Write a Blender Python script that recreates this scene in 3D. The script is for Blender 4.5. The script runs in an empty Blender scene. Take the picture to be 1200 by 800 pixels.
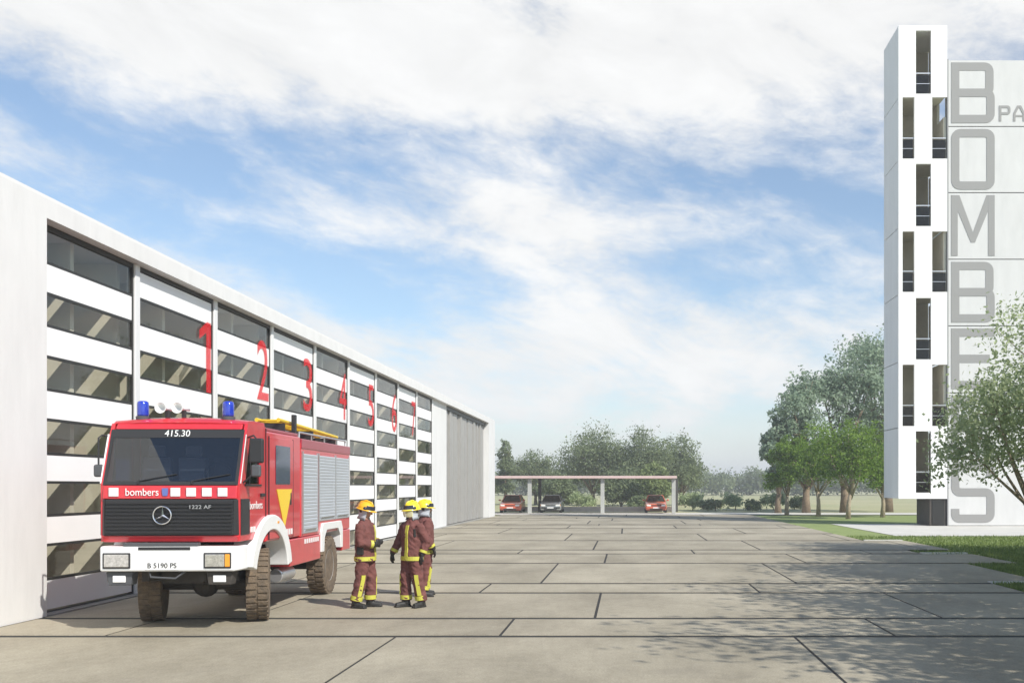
import bpy, bmesh, math, random
from mathutils import Vector, Matrix, Euler, noise as mnoise
R = math.radians
scene = bpy.context.scene
COL = scene.collection

# ------------------------------------------------------------------ camera
F, PX, PY, H = 1150.0, 734.0, 570.0, 2.08      # focal length in px, vanishing point, eye height
cam_d = bpy.data.cameras.new('camera')
cam = bpy.data.objects.new('camera', cam_d); COL.objects.link(cam)
cam.location = (0, 0, H); cam.rotation_euler = (R(90), 0, 0)
cam_d.sensor_width = 36; cam_d.lens = 36 * F / 1200
cam_d.shift_x = -(PX - 600) / 1200; cam_d.shift_y = (PY - 400) / 1200
cam_d.clip_end = 9000; cam_d.clip_start = .1
scene.camera = cam

# ------------------------------------------------------------------ light
SUN_EL = R(42)
LDIR = Vector((-.74 * math.cos(SUN_EL), .67 * math.cos(SUN_EL), -math.sin(SUN_EL))).normalized()
sd = bpy.data.lights.new('sun', 'SUN'); sd.energy = 5.0; sd.angle = R(.5); sd.color = (1, .96, .89)
sun = bpy.data.objects.new('sun', sd); COL.objects.link(sun)
sun.rotation_euler = LDIR.to_track_quat('-Z', 'Y').to_euler(); sun.location = (30, -30, 60)
scene.view_settings.view_transform = 'Standard'; scene.view_settings.look = 'None'
scene.view_settings.gamma = 1; scene.view_settings.exposure = 0.15
scene.view_settings.use_curve_mapping = False

world = bpy.data.worlds.new('World'); scene.world = world; world.use_nodes = True
nt = world.node_tree; nt.nodes.clear()
def N(t, **k):
    n = nt.nodes.new(t)
    for a, v in k.items(): setattr(n, a, v)
    return n
def M_(op, a, b=None, clamp=False):
    n = N('ShaderNodeMath', operation=op); n.use_clamp = clamp
    for i, v in enumerate((a, b)):
        if v is None: continue
        if isinstance(v, (int, float)): n.inputs[i].default_value = v
        else: nt.links.new(v, n.inputs[i])
    return n.outputs[0]
sky = N('ShaderNodeTexSky', sky_type='NISHITA'); sky.sun_disc = False
sky.sun_elevation = SUN_EL
sky.sun_rotation = math.atan2(-LDIR.x, -LDIR.y)
sky.air_density = 1.0; sky.dust_density = .6; sky.ozone_density = 2.2
SKY_STR = .12
geo = N('ShaderNodeTexCoord'); sep = N('ShaderNodeSeparateXYZ')
nt.links.new(geo.outputs['Generated'], sep.inputs[0])
az = M_('ARCTAN2', sep.outputs[0], sep.outputs[1]); el = M_('ARCSINE', sep.outputs[2])
def noise(sx, sy, ang, scale, detail, rough, dist, off):
    ca, sa = math.cos(ang), math.sin(ang)
    u = M_('ADD', M_('MULTIPLY', az, ca * sx), M_('MULTIPLY', el, sa * sx))
    v = M_('ADD', M_('MULTIPLY', az, -sa * sy), M_('MULTIPLY', el, ca * sy))
    c = N('ShaderNodeCombineXYZ'); nt.links.new(u, c.inputs[0]); nt.links.new(v, c.inputs[1]); c.inputs[2].default_value = off
    n = N('ShaderNodeTexNoise'); nt.links.new(c.outputs[0], n.inputs['Vector'])
    n.inputs['Scale'].default_value = scale; n.inputs['Detail'].default_value = detail
    n.inputs['Roughness'].default_value = rough; n.inputs['Distortion'].default_value = dist
    return n.outputs['Fac']
n1 = noise(1, 2.3, R(-12), 6.0, 12, .60, .35, 3.1)
n2 = noise(1, 2.3, R(-8), 21, 9, .68, .4, 8.7)
dens = M_('ADD', M_('MULTIPLY', M_('SUBTRACT', n1, .5), 3.0), M_('MULTIPLY', M_('SUBTRACT', n2, .5), 1.35))
def blob(x, y, sx, sy, ang, amp):
    a0 = math.atan((x - PX) / F); e0 = math.atan((PY - y) / F * math.cos(a0))
    ca, sa = math.cos(R(ang)), math.sin(R(ang))
    da = M_('SUBTRACT', az, a0); de = M_('SUBTRACT', el, e0)
    u = M_('ADD', M_('MULTIPLY', da, ca * F / sx), M_('MULTIPLY', de, sa * F / sx))
    v = M_('ADD', M_('MULTIPLY', da, -sa * F / sy), M_('MULTIPLY', de, ca * F / sy))
    r2 = M_('ADD', M_('MULTIPLY', u, u), M_('MULTIPLY', v, v))
    return M_('MULTIPLY', M_('EXPONENT', M_('MULTIPLY', r2, -1.0)), amp)
for b in [(230, 160, 200, 40, -4, -.62), (500, 165, 150, 46, -6, -.62), (60, 240, 150, 34, 0, -.55),
          (400, 320, 210, 48, -8, -.60), (740, 150, 110, 36, 0, -.5), (950, 210, 100, 90, 0, -.55),
          (860, 310, 190, 34, -10, -.5), (480, 420, 60, 22, 0, -.2), (300, 270, 130, 26, -10, -.35),
          (250, 45, 520, 66, -3, .85), (850, 40, 360, 75, 3, .8), (640, 265, 190, 42, -14, .62), (560, 415, 150, 42, 6, .58),
          (850, 400, 190, 40, -6, .35), (100, 195, 170, 14, -8, .25), (330, 365, 110, 22, -20, .45), (700, 480, 420, 34, 0, .14)]:
    dens = M_('ADD', dens, blob(*b))
clr = N('ShaderNodeMapRange', interpolation_type='SMOOTHSTEP'); nt.links.new(M_('ADD', M_('MULTIPLY', M_('ABSOLUTE', az), .8), M_('MULTIPLY', el, 1.0)), clr.inputs[0])
clr.inputs[1].default_value = .75; clr.inputs[2].default_value = 1.25; clr.inputs[3].default_value = 0; clr.inputs[4].default_value = 1.0
dens = M_('SUBTRACT', dens, clr.outputs[0])
mr = N('ShaderNodeMapRange', interpolation_type='SMOOTHSTEP')
nt.links.new(dens, mr.inputs[0]); mr.inputs[1].default_value = -.75; mr.inputs[2].default_value = .70
mr.inputs[3].default_value = .05; mr.inputs[4].default_value = .97
hz = N('ShaderNodeMapRange', interpolation_type='SMOOTHSTEP'); nt.links.new(el, hz.inputs[0])
hz.inputs[1].default_value = 0; hz.inputs[2].default_value = .16; hz.inputs[3].default_value = .62; hz.inputs[4].default_value = 0
cl = M_('MAXIMUM', mr.outputs[0], hz.outputs[0])
# cloud brightness varies a little with its own noise
cb = N('ShaderNodeMapRange'); nt.links.new(n1, cb.inputs[0]); cb.inputs[1].default_value = .3; cb.inputs[2].default_value = .75
cb.inputs[3].default_value = 6.6; cb.inputs[4].default_value = 8.0
cc = N('ShaderNodeMix', data_type='RGBA', blend_type='MULTIPLY'); cc.inputs[0].default_value = 1
cc.inputs[6].default_value = (1.0, 1.0, .99, 1); nt.links.new(cb.outputs[0], cc.inputs[7])
tint = N('ShaderNodeMix', data_type='RGBA', blend_type='MULTIPLY'); tint.inputs[0].default_value = 1
nt.links.new(sky.outputs[0], tint.inputs[6]); tint.inputs[7].default_value = (1.20, 1.25, 1.24, 1)
mix = N('ShaderNodeMix', data_type='RGBA'); nt.links.new(cl, mix.inputs[0])
nt.links.new(tint.outputs[2], mix.inputs[6]); nt.links.new(cc.outputs[2], mix.inputs[7])
bg = N('ShaderNodeBackground'); bg.inputs[1].default_value = SKY_STR
nt.links.new(mix.outputs[2], bg.inputs[0])
wo = N('ShaderNodeOutputWorld'); nt.links.new(bg.outputs[0], wo.inputs[0])

# ------------------------------------------------------------------ materials
MATS = {}
def mat(name, col, rough=.6, metal=0, var=0, vscale=3, bump=0, bscale=40, spec=.5, coat=0, col2=None, detail=6, stretch=(1, 1, 1)):
    if name in MATS: return MATS[name]
    m = bpy.data.materials.new(name); m.use_nodes = True
    t = m.node_tree; b = t.nodes['Principled BSDF']
    b.inputs['Base Color'].default_value = (*col, 1); b.inputs['Roughness'].default_value = rough
    b.inputs['Metallic'].default_value = metal; b.inputs['Specular IOR Level'].default_value = spec
    b.inputs['Coat Weight'].default_value = coat
    tc = t.nodes.new('ShaderNodeTexCoord'); mp = t.nodes.new('ShaderNodeMapping'); mp.inputs['Scale'].default_value = stretch
    t.links.new(tc.outputs['Object'], mp.inputs[0])
    if var or col2:
        n = t.nodes.new('ShaderNodeTexNoise'); n.inputs['Scale'].default_value = vscale; n.inputs['Detail'].default_value = detail
        n.inputs['Roughness'].default_value = .65
        t.links.new(mp.outputs[0], n.inputs['Vector'])
        r = t.nodes.new('ShaderNodeMapRange'); r.inputs[1].default_value = .32; r.inputs[2].default_value = .68
        t.links.new(n.outputs['Fac'], r.inputs[0])
        x = t.nodes.new('ShaderNodeMix'); x.data_type = 'RGBA'; t.links.new(r.outputs[0], x.inputs[0])
        c2 = col2 or tuple(min(1, c * (1 + var)) for c in col)
        c1 = col if col2 else tuple(c * (1 - var) for c in col)
        x.inputs[6].default_value = (*c1, 1); x.inputs[7].default_value = (*c2, 1)
        t.links.new(x.outputs[2], b.inputs['Base Color'])
    if bump:
        n = t.nodes.new('ShaderNodeTexNoise'); n.inputs['Scale'].default_value = bscale; n.inputs['Detail'].default_value = 8
        t.links.new(mp.outputs[0], n.inputs['Vector'])
        bp = t.nodes.new('ShaderNodeBump'); bp.inputs['Strength'].default_value = bump; bp.inputs['Distance'].default_value = .02
        t.links.new(n.outputs['Fac'], bp.inputs['Height']); t.links.new(bp.outputs[0], b.inputs['Normal'])
    MATS[name] = m; return m
def glass(name, tint, refl=.12, rough=.02):
    """pane: tinted see-through plus a mirror share rising at grazing angles"""
    m = bpy.data.materials.new(name); m.use_nodes = True; t = m.node_tree; t.nodes.clear()
    tr = t.nodes.new('ShaderNodeBsdfTransparent'); tr.inputs[0].default_value = (*tint, 1)
    gl = t.nodes.new('ShaderNodeBsdfGlossy'); gl.inputs['Roughness'].default_value = rough; gl.inputs[0].default_value = (1, 1, 1, 1)
    lw = t.nodes.new('ShaderNodeLayerWeight'); lw.inputs[0].default_value = .5
    pw = t.nodes.new('ShaderNodeMath'); pw.operation = 'POWER'; t.links.new(lw.outputs['Facing'], pw.inputs[0]); pw.inputs[1].default_value = 4.5
    sc_ = t.nodes.new('ShaderNodeMath'); sc_.operation = 'MULTIPLY_ADD'; t.links.new(pw.outputs[0], sc_.inputs[0]); sc_.inputs[1].default_value = .55; sc_.inputs[2].default_value = refl * .3
    mx = t.nodes.new('ShaderNodeMixShader'); t.links.new(sc_.outputs[0], mx.inputs[0])
    t.links.new(tr.outputs[0], mx.inputs[1]); t.links.new(gl.outputs[0], mx.inputs[2])
    o = t.nodes.new('ShaderNodeOutputMaterial'); t.links.new(mx.outputs[0], o.inputs[0]); return m
def film(name, col, alpha):
    m = bpy.data.materials.new(name); m.use_nodes = True; t = m.node_tree; t.nodes.clear()
    tr = t.nodes.new('ShaderNodeBsdfTransparent'); df = t.nodes.new('ShaderNodeBsdfDiffuse'); df.inputs[0].default_value = (*col, 1)
    mx = t.nodes.new('ShaderNodeMixShader'); mx.inputs[0].default_value = alpha
    t.links.new(tr.outputs[0], mx.inputs[1]); t.links.new(df.outputs[0], mx.inputs[2])
    o = t.nodes.new('ShaderNodeOutputMaterial'); t.links.new(mx.outputs[0], o.inputs[0]); return m
def leafmat(name, c1, c2, vs=.9, trans=.35):
    m = bpy.data.materials.new(name); m.use_nodes = True; t = m.node_tree; t.nodes.clear()
    g = t.nodes.new('ShaderNodeNewGeometry'); tc = t.nodes.new('ShaderNodeTexCoord')
    n = t.nodes.new('ShaderNodeTexNoise'); n.inputs['Scale'].default_value = vs; n.inputs['Detail'].default_value = 3
    t.links.new(tc.outputs['Object'], n.inputs['Vector'])
    a = t.nodes.new('ShaderNodeMath'); a.operation = 'MULTIPLY_ADD'
    t.links.new(g.outputs['Random Per Island'], a.inputs[0]); a.inputs[1].default_value = .6
    b = t.nodes.new('ShaderNodeMath'); b.operation = 'SUBTRACT'; t.links.new(n.outputs['Fac'], b.inputs[0]); b.inputs[1].default_value = .3
    t.links.new(b.outputs[0], a.inputs[2])
    x = t.nodes.new('ShaderNodeMix'); x.data_type = 'RGBA'; t.links.new(a.outputs[0], x.inputs[0])
    x.inputs[6].default_value = (*c1, 1); x.inputs[7].default_value = (*c2, 1)
    df = t.nodes.new('ShaderNodeBsdfPrincipled'); df.inputs['Roughness'].default_value = .55; df.inputs['Specular IOR Level'].default_value = .3
    tl = t.nodes.new('ShaderNodeBsdfTranslucent')
    t.links.new(x.outputs[2], df.inputs['Base Color']); t.links.new(x.outputs[2], tl.inputs[0])
    mx = t.nodes.new('ShaderNodeMixShader'); mx.inputs[0].default_value = trans
    t.links.new(df.outputs[0], mx.inputs[1]); t.links.new(tl.outputs[0], mx.inputs[2])
    o = t.nodes.new('ShaderNodeOutputMaterial'); t.links.new(mx.outputs[0], o.inputs[0]); return m

# ------------------------------------------------------------------ mesh builder
class MB:
    def __init__(s): s.v = []; s.f = []
    def add(s, vs, fs):
        n = len(s.v); s.v += [tuple(v) for v in vs]; s.f += [tuple(i + n for i in f) for f in fs]
    def box(s, x0, x1, y0, y1, z0, z1, mtx=None):
        vs = [Vector((x, y, z)) for x in (x0, x1) for y in (y0, y1) for z in (z0, z1)]
        if mtx: vs = [mtx @ v for v in vs]
        s.add(vs, [(0, 1, 3, 2), (4, 6, 7, 5), (0, 4, 5, 1), (2, 3, 7, 6), (0, 2, 6, 4), (1, 5, 7, 3)])
        return s
    def tube(s, pts, rads, n=10, cap=True, flat=1.0):
        pts = [Vector(p) for p in pts]
        if isinstance(rads, (int, float)): rads = [rads] * len(pts)
        vs = []; ref = None
        for i, p in enumerate(pts):
            d = (pts[min(i + 1, len(pts) - 1)] - pts[max(i - 1, 0)]).normalized()
            if ref is None: ref = Vector((0, 0, 1)) if abs(d.z) < .9 else Vector((1, 0, 0))
            a = (ref - d * ref.dot(d)).normalized(); ref = a; b = d.cross(a)
            for k in range(n):
                t = 2 * math.pi * k / n
                vs.append(p + (a * math.cos(t) + b * math.sin(t) * flat) * rads[i])
        fs = [(i * n + k, i * n + (k + 1) % n, (i + 1) * n + (k + 1) % n, (i + 1) * n + k) for i in range(len(pts) - 1) for k in range(n)]
        if cap: fs += [tuple(range(n - 1, -1, -1)), tuple((len(pts) - 1) * n + k for k in range(n))]
        s.add(vs, fs); return s
    def prism(s, poly, plane, a, b):
        """extrude a 2-D polygon: plane 'yz' along x, 'xz' along y, 'xy' along z"""
        def P(p, c): return {'yz': (c, p[0], p[1]), 'xz': (p[0], c, p[1]), 'xy': (p[0], p[1], c)}[plane]
        n = len(poly)
        vs = [P(p, a) for p in poly] + [P(p, b) for p in poly]
        fs = [tuple(range(n)), tuple(range(2 * n - 1, n - 1, -1))] + [(k, n + k, n + (k + 1) % n, (k + 1) % n) for k in range(n)]
        s.add(vs, fs); return s
    def rings(s, rings, cap=True):
        n = len(rings[0]); vs = [v for r in rings for v in r]
        fs = [(i * n + k, i * n + (k + 1) % n, (i + 1) * n + (k + 1) % n, (i + 1) * n + k) for i in range(len(rings) - 1) for k in range(n)]
        if cap: fs += [tuple(range(n - 1, -1, -1)), tuple((len(rings) - 1) * n + k for k in range(n))]
        s.add(vs, fs); return s
    def lathe(s, prof, axis='x', n=28, c=(0, 0, 0)):
        """prof: (radius, along)"""
        rs = []
        for r, a in prof:
            ring = []
            for k in range(n):
                t = 2 * math.pi * k / n; u, w = r * math.cos(t), r * math.sin(t)
                p = {'x': (a, u, w), 'y': (u, a, w), 'z': (u, w, a)}[axis]
                ring.append((p[0] + c[0], p[1] + c[1], p[2] + c[2]))
            rs.append(ring)
        return s.rings(rs)
    def ball(s, c, r, n=14, m=9, sc=(1, 1, 1), mtx=None):
        rs = []
        for i in range(m + 1):
            ph = math.pi * (i + .02) / (m + .04) - math.pi / 2
            ring = []
            for k in range(n):
                t = 2 * math.pi * k / n
                q = Vector((r * sc[0] * math.cos(ph) * math.cos(t), r * sc[1] * math.cos(ph) * math.sin(t), r * sc[2] * math.sin(ph)))
                if mtx: q = mtx @ q
                ring.append(q + Vector(c))
            rs.append(ring)
        return s.rings(rs)
    def quad(s, a, b, c, d): s.add([a, b, c, d], [(0, 1, 2, 3)]); return s
    def mesh(s, name):
        me = bpy.data.meshes.new(name); me.from_pydata(s.v, [], s.f)
        bm = bmesh.new(); bm.from_mesh(me); bmesh.ops.recalc_face_normals(bm, faces=bm.faces); bm.to_mesh(me); bm.free()
        return me
    def build(s, name, m, parent=None, bevel=0, smooth=False, seg=2):
        return link(name, s.mesh(name), m, parent, bevel, smooth, seg)
def link(name, me, m, parent=None, bevel=0, smooth=False, seg=2):
    me.materials.clear(); me.materials.append(m)
    o = bpy.data.objects.new(name, me); COL.objects.link(o)
    if parent: o.parent = parent
    if smooth: me.polygons.foreach_set('use_smooth', [True] * len(me.polygons))
    if bevel:
        b = o.modifiers.new('bevel', 'BEVEL'); b.width = bevel; b.segments = seg; b.limit_method = 'ANGLE'; b.angle_limit = R(35)
        me.polygons.foreach_set('use_smooth', [True] * len(me.polygons))
        b.harden_normals = True
    return o
def tag(o, label=None, cat=None, group=None, kind=None):
    if label: o['label'] = label
    if cat: o['category'] = cat
    if group: o['group'] = group
    if kind: o['kind'] = kind
    return o
def empty(name, loc=(0, 0, 0), rz=0):
    o = bpy.data.objects.new(name, None); COL.objects.link(o); o.location = loc; o.rotation_euler = (0, 0, rz)
    o.empty_display_size = .2; return o
def copy_tree(o, parent=None):
    c = o.copy(); COL.objects.link(c)
    if parent: c.parent = parent
    for ch in list(o.children): copy_tree(ch, c)
    return c
def text(name, s, size, m, parent, origin, right, up, width=None, depth=.004):
    cu = bpy.data.curves.new(name, 'FONT'); cu.body = s; cu.size = size; cu.extrude = depth / 2
    cu.align_x = 'CENTER'; cu.align_y = 'CENTER'
    t = bpy.data.objects.new(name, cu); COL.objects.link(t)
    dg = bpy.context.evaluated_depsgraph_get(); dg.update()
    me = bpy.data.meshes.new_from_object(t.evaluated_get(dg)); bpy.data.objects.remove(t)
    right = Vector(right).normalized(); up = Vector(up).normalized(); nrm = right.cross(up)
    if width:
        xs = [v.co.x for v in me.vertices]; k = width / (max(xs) - min(xs))
    else: k = 1
    for v in me.vertices: v.co = Vector(origin) + right * v.co.x * k + up * v.co.y + nrm * v.co.z
    me.name = name
    return link(name, me, m, parent)
def at(x, y):
    Z = F * H / (y - PY); return Vector(((x - PX) / F * Z, Z, 0))

# ================================================================== ground
def sheet(name, polys, z, m):
    b = MB()
    for p in polys: b.add([(x, y, z) for x, y in p], [tuple(range(len(p)))])
    return tag(b.build(name, m), kind='structure')
m_field = mat('dry meadow', (.40, .37, .21), .95, var=0, col2=(.30, .31, .15), vscale=.05, bump=.4, bscale=3)
sheet('field', [[(-1800, -300), (1800, -300), (1800, 3000), (-1800, 3000)]], -.08, m_field)
m_lawn = mat('lawn', (.17, .22, .065), .95, col2=(.25, .30, .10), vscale=1.3, bump=.6, bscale=30)
sheet('lawn', [[(4, 4), (60, 4), (60, 41.9), (4, 41.9)], [(9.2, 41.9), (11.58, 41.9), (11.58, 55.9), (9.2, 55.9)], [(9, 55.9), (40, 55.9), (40, 73), (9, 73)]], -.045, m_lawn)
m_pale = mat('pale concrete', (.55, .53, .48), .85, var=.08, vscale=.8, bump=.2, bscale=20)
sheet('path', [[(11.6, 42), (45, 42), (45, 55.8), (11.6, 55.8)]], -.03, m_pale)
sheet('road', [[(-60, 74.4), (60, 74.4), (60, 80), (-60, 80)]], -.035, m_pale)
m_joint = mat('dark joint', (.025, .024, .022), .9)
sheet('joint_bed', [[(-9.3, -8), (30, -8), (30, 19.4), (7.9, 19.4), (7.9, 26.8), (9.2, 26.8), (9.2, 32.3), (10.6, 32.3), (10.6, 38), (9.2, 38), (9.2, 74.2), (-9.3, 74.2)],
                    ], -.007, m_joint)
# slabs: rows on a 1.87 m module, each row with its own running joints
def slab_material():
    m = mat('concrete paving', (.375, .345, .285), .8, bump=.25, bscale=25)
    t = m.node_tree; b = t.nodes['Principled BSDF']
    g = t.nodes.new('ShaderNodeNewGeometry'); tc = t.nodes.new('ShaderNodeTexCoord')
    n1 = t.nodes.new('ShaderNodeTexNoise'); n1.inputs['Scale'].default_value = .55; n1.inputs['Detail'].default_value = 5; n1.inputs['Roughness'].default_value = .6
    n2 = t.nodes.new('ShaderNodeTexNoise'); n2.inputs['Scale'].default_value = 9; n2.inputs['Detail'].default_value = 8; n2.inputs['Roughness'].default_value = .75
    mp = t.nodes.new('ShaderNodeMapping'); mp.inputs['Scale'].default_value = (1, .55, 1)
    t.links.new(tc.outputs['Object'], mp.inputs[0])
    t.links.new(mp.outputs[0], n1.inputs['Vector']); t.links.new(mp.outputs[0], n2.inputs['Vector'])
    def ma(op, a, b_):
        x = t.nodes.new('ShaderNodeMath'); x.operation = op
        for i, q in enumerate((a, b_)):
            if isinstance(q, float): x.inputs[i].default_value = q
            else: t.links.new(q, x.inputs[i])
        return x.outputs[0]
    s = ma('ADD', ma('MULTIPLY', n1.outputs['Fac'], 1.0), ma('MULTIPLY', n2.outputs['Fac'], .55))
    s = ma('ADD', s, ma('MULTIPLY', g.outputs['Random Per Island'], .12))
    r = t.nodes.new('ShaderNodeMapRange'); r.inputs[1].default_value = .55; r.inputs[2].default_value = 1.1; t.links.new(s, r.inputs[0])
    x = t.nodes.new('ShaderNodeMix'); x.data_type = 'RGBA'; t.links.new(r.outputs[0], x.inputs[0])
    x.inputs[6].default_value = (.225, .196, .140, 1); x.inputs[7].default_value = (.425, .378, .285, 1)
    # old oil and water stains: irregular patches that belong to the concrete
    n3 = t.nodes.new('ShaderNodeTexNoise'); n3.inputs['Scale'].default_value = .38; n3.inputs['Detail'].default_value = 9; n3.inputs['Roughness'].default_value = .72; n3.inputs['Distortion'].default_value = 1.2
    t.links.new(tc.outputs['Object'], n3.inputs['Vector'])
    r3 = t.nodes.new('ShaderNodeMapRange'); r3.inputs[1].default_value = .54; r3.inputs[2].default_value = .74; r3.inputs[4].default_value = .45; t.links.new(n3.outputs['Fac'], r3.inputs[0])
    n4 = t.nodes.new('ShaderNodeTexNoise'); n4.inputs['Scale'].default_value = 45; n4.inputs['Detail'].default_value = 4; t.links.new(tc.outputs['Object'], n4.inputs['Vector'])
    r4 = t.nodes.new('ShaderNodeMapRange'); r4.inputs[1].default_value = .35; r4.inputs[2].default_value = .65; r4.inputs[3].default_value = .86; r4.inputs[4].default_value = 1.1; t.links.new(n4.outputs['Fac'], r4.inputs[0])
    y3 = t.nodes.new('ShaderNodeMix'); y3.data_type = 'RGBA'; t.links.new(r3.outputs[0], y3.inputs[0]); t.links.new(x.outputs[2], y3.inputs[6]); y3.inputs[7].default_value = (.16, .14, .11, 1)
    y4 = t.nodes.new('ShaderNodeMix'); y4.data_type = 'RGBA'; y4.blend_type = 'MULTIPLY'; y4.inputs[0].default_value = 1; t.links.new(y3.outputs[2], y4.inputs[6]); t.links.new(r4.outputs[0], y4.inputs[7])
    t.links.new(y4.outputs[2], b.inputs['Base Color'])
    return m
m_slab = slab_material()
ks = [-11, -6, -3, 0, 1, 3, 4, 7, 9, 10, 13, 16, 19, 21, 22, 25, 27, 28, 30, 32.2]
offs = [0, 0, -3.2, -1.77, -.5, -2.9, -1.85, -.6, -3.4, -1.1, -2.4, -.2, -3.0, -1.5, -2.2, -.9, -3.3, -1.9, 0, 0]
sb = MB(); random.seed(5)
for i in range(len(ks) - 1):
    y0, y1 = 13.67 + 1.87 * ks[i], 13.67 + 1.87 * ks[i + 1]
    zc = max((y0 + y1) / 2, 8)
    g0 = .04 + .0042 * max(y0, 8); g1 = .04 + .0042 * max(y1, 8)
    mid = (y0 + y1) / 2
    xr = 30 if mid < 19.2 else 7.87 if mid < 21 else 9.2 if mid < 26.8 else 10.7 if mid < 30.6 else 9.2 if mid < 32.4 else 10.75 if mid < 38 else 9.2
    xl = -9.27
    xs = [offs[i] + 5.53 * k for k in range(-3, 7)]
    edges = [xl] + [x for x in xs if xl + .6 < x < xr - .5] + [xr]
    for a, b in zip(edges, edges[1:]):
        jx = .016 + .0004 * zc
        sb.box(a + (jx if a != xl else 0), b - (jx if b != xr else 0), y0 + g0, y1 - g1, -.036, 0)
tag(sb.build('paving', m_slab), kind='structure')
m_kerb = mat('kerb', (.6, .58, .53), .8, var=.1, vscale=4)
kb = MB()
for (a, b, y) in ((9.25, 10.75, 38.15), (9.25, 10.7, 30.75), (7.9, 9.2, 21.25)): kb.box(a, b, y, y + .22, -.04, .015)
tag(kb.build('kerb', m_kerb), kind='structure')

# distant hills and the sea line
hb = MB(); random.seed(2)
pts = [(-1500 + i * 60, 2400 + 40 * math.sin(i), 6 + 10 * abs(math.sin(i * .37)) + random.random() * 5) for i in range(51)]
for (a, b) in zip(pts, pts[1:]):
    hb.add([(a[0], a[1], -1), (b[0], b[1], -1), (b[0], b[1] + 60, b[2]), (a[0], a[1] + 60, a[2]), (a[0], a[1] + 400, a[2] * 1.3), (b[0], b[1] + 400, b[2] * 1.3)],
           [(0, 1, 2, 3), (3, 2, 5, 4)])
tag(hb.build('hills', mat('far hills', (.10, .15, .18), .95, var=.2, vscale=.01)), kind='structure')

# ================================================================== fire station
FX = -9.3
m_white = mat('white render', (.67, .665, .65), .85, var=.05, vscale=2.6, stretch=(1, 1, .22), bump=.12, bscale=60)
m_panelw = mat('white panel', (.84, .835, .82), .55, var=.015, vscale=1.5)
m_mull = mat('light mullion', (.70, .70, .69), .5)
m_dark = mat('dark frame', (.022, .021, .019), .45)
m_int = mat('interior wall', (.66, .62, .54), .9, var=.05)
m_intfl = mat('interior floor', (.30, .29, .26), .6, var=.1)
m_glass = glass('door glazing', (.93, .93, .90), .10)
m_red_film = film('red number film', (.80, .03, .04), .42)
st = tag(empty('fire_station', (FX, 15.75, 0)), 'long white fire station with striped glazed doors and a flat roof', 'fire station')
def stp(mb, name, m, **k):
    """builder in world coordinates -> part of the station"""
    mb.v = [(x - FX, y - 15.75, z) for x, y, z in mb.v]
    return mb.build(name, m, st, **k)
ZT, ZR = 6.39, 6.70
stp(MB().prism([(5, 0), (15.75, 0), (15.75, ZT), (66.4, ZT), (66.4, 0), (69.4, 0), (69.4, ZR), (5, ZR)], 'yz', FX - .45, FX), 'wall', m_white)
stp(MB().box(-26, FX - .452, 5, 15.75, 0, ZR), 'end_block', m_white)
stp(MB().box(-26, FX - .452, 15.752, 66.398, ZT, ZR), 'roof_slab', m_white)
stp(MB().box(-26, FX - .452, 66.4, 69.4, 0, ZR), 'end_block', m_white)
stp(MB().box(-25.9, -25.6, 15.76, 66.39, .01, ZT - .01), 'back_wall', m_int)
stp(MB().box(-25.58, FX - .02, 15.76, 66.39, -.03, .012), 'interior_floor', m_intfl)
DX = FX - .25                                    # door plane
bays = [15.80] + [(18.57 + 3.54 * k) * 1.027 for k in range(9)]
ZB = [6.19, 5.67, 5.18, 4.665, 4.165, 3.64, 3.157, 2.61, 2.15, 1.62, 1.147, .60, .09]
ZB = [H + (z - H) * 1.027 for z in ZB]
m_shadow_int = mat('grey partition', (.33, .315, .28), .9)
for i in range(9):
    y0, y1 = bays[i] + (.092 if i else 0), bays[i + 1] - .092
    fr = MB()
    fr.box(DX - .06, DX + .02, y0, y1, ZB[0], ZT - .003)
    fr.box(DX - .06, DX + .02, y0, y1, .013, ZB[-1])
    fr.box(DX - .06, DX + .02, y0, y0 + .05, ZB[-1], ZB[0]); fr.box(DX - .06, DX + .02, y1 - .05, y1, ZB[-1], ZB[0])
    for z in ZB[1:-1]: fr.box(DX - .05, DX + .012, y0 + .05, y1 - .05, z - .022, z + .022)
    fr.v = [(x - FX, y - 15.75, z) for x, y, z in fr.v]
    door = fr.build('garage_door', m_dark, st)
    for k in range(12):
        z1, z0 = ZB[k] - .024, ZB[k + 1] + .024
        solid = (k % 2 == 1) if i % 2 == 0 else (k % 2 == 0)
        b = MB()
        if solid: b.box(DX - .03, DX + .008, y0 + .052, y1 - .052, z0, z1)
        else: b.box(DX - .012, DX - .004, y0 + .052, y1 - .052, z0, z1)
        b.v = [(x - FX, y - 15.75, z) for x, y, z in b.v]
        b.build('panel' if solid else 'glass_pane', m_panelw if solid else m_glass, door)
    if 1 <= i <= 7:
        yc = y1 - .52
        if i == 1:
            q = MB(); q.prism([(.10, -.80), (.34, -.80), (.34, .80), (.14, .80), (-.26, .56), (-.26, .36), (.10, .55)], 'yz', -.003, .003)
            q.v = [(x + DX + .026 - FX, y + yc + .06 - 15.75, z + 5.02) for x, y, z in q.v]
            n = q.build('number', m_red_film, door)
        else: n = text('number', str(i), 2.25, m_red_film, door, (DX + .026 - FX, yc - 15.75, 5.02), (0, 1, 0), (0, 0, 1), width=.8, depth=.006)
        n['label'] = 'red number %d on the door' % i
for i in range(1, 10):
    yb = bays[i]
    stp(MB().box(DX - .12, DX + .06, yb - .09, yb + .09, .0, ZT - .004), 'pillar', m_mull, bevel=.01)
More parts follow.
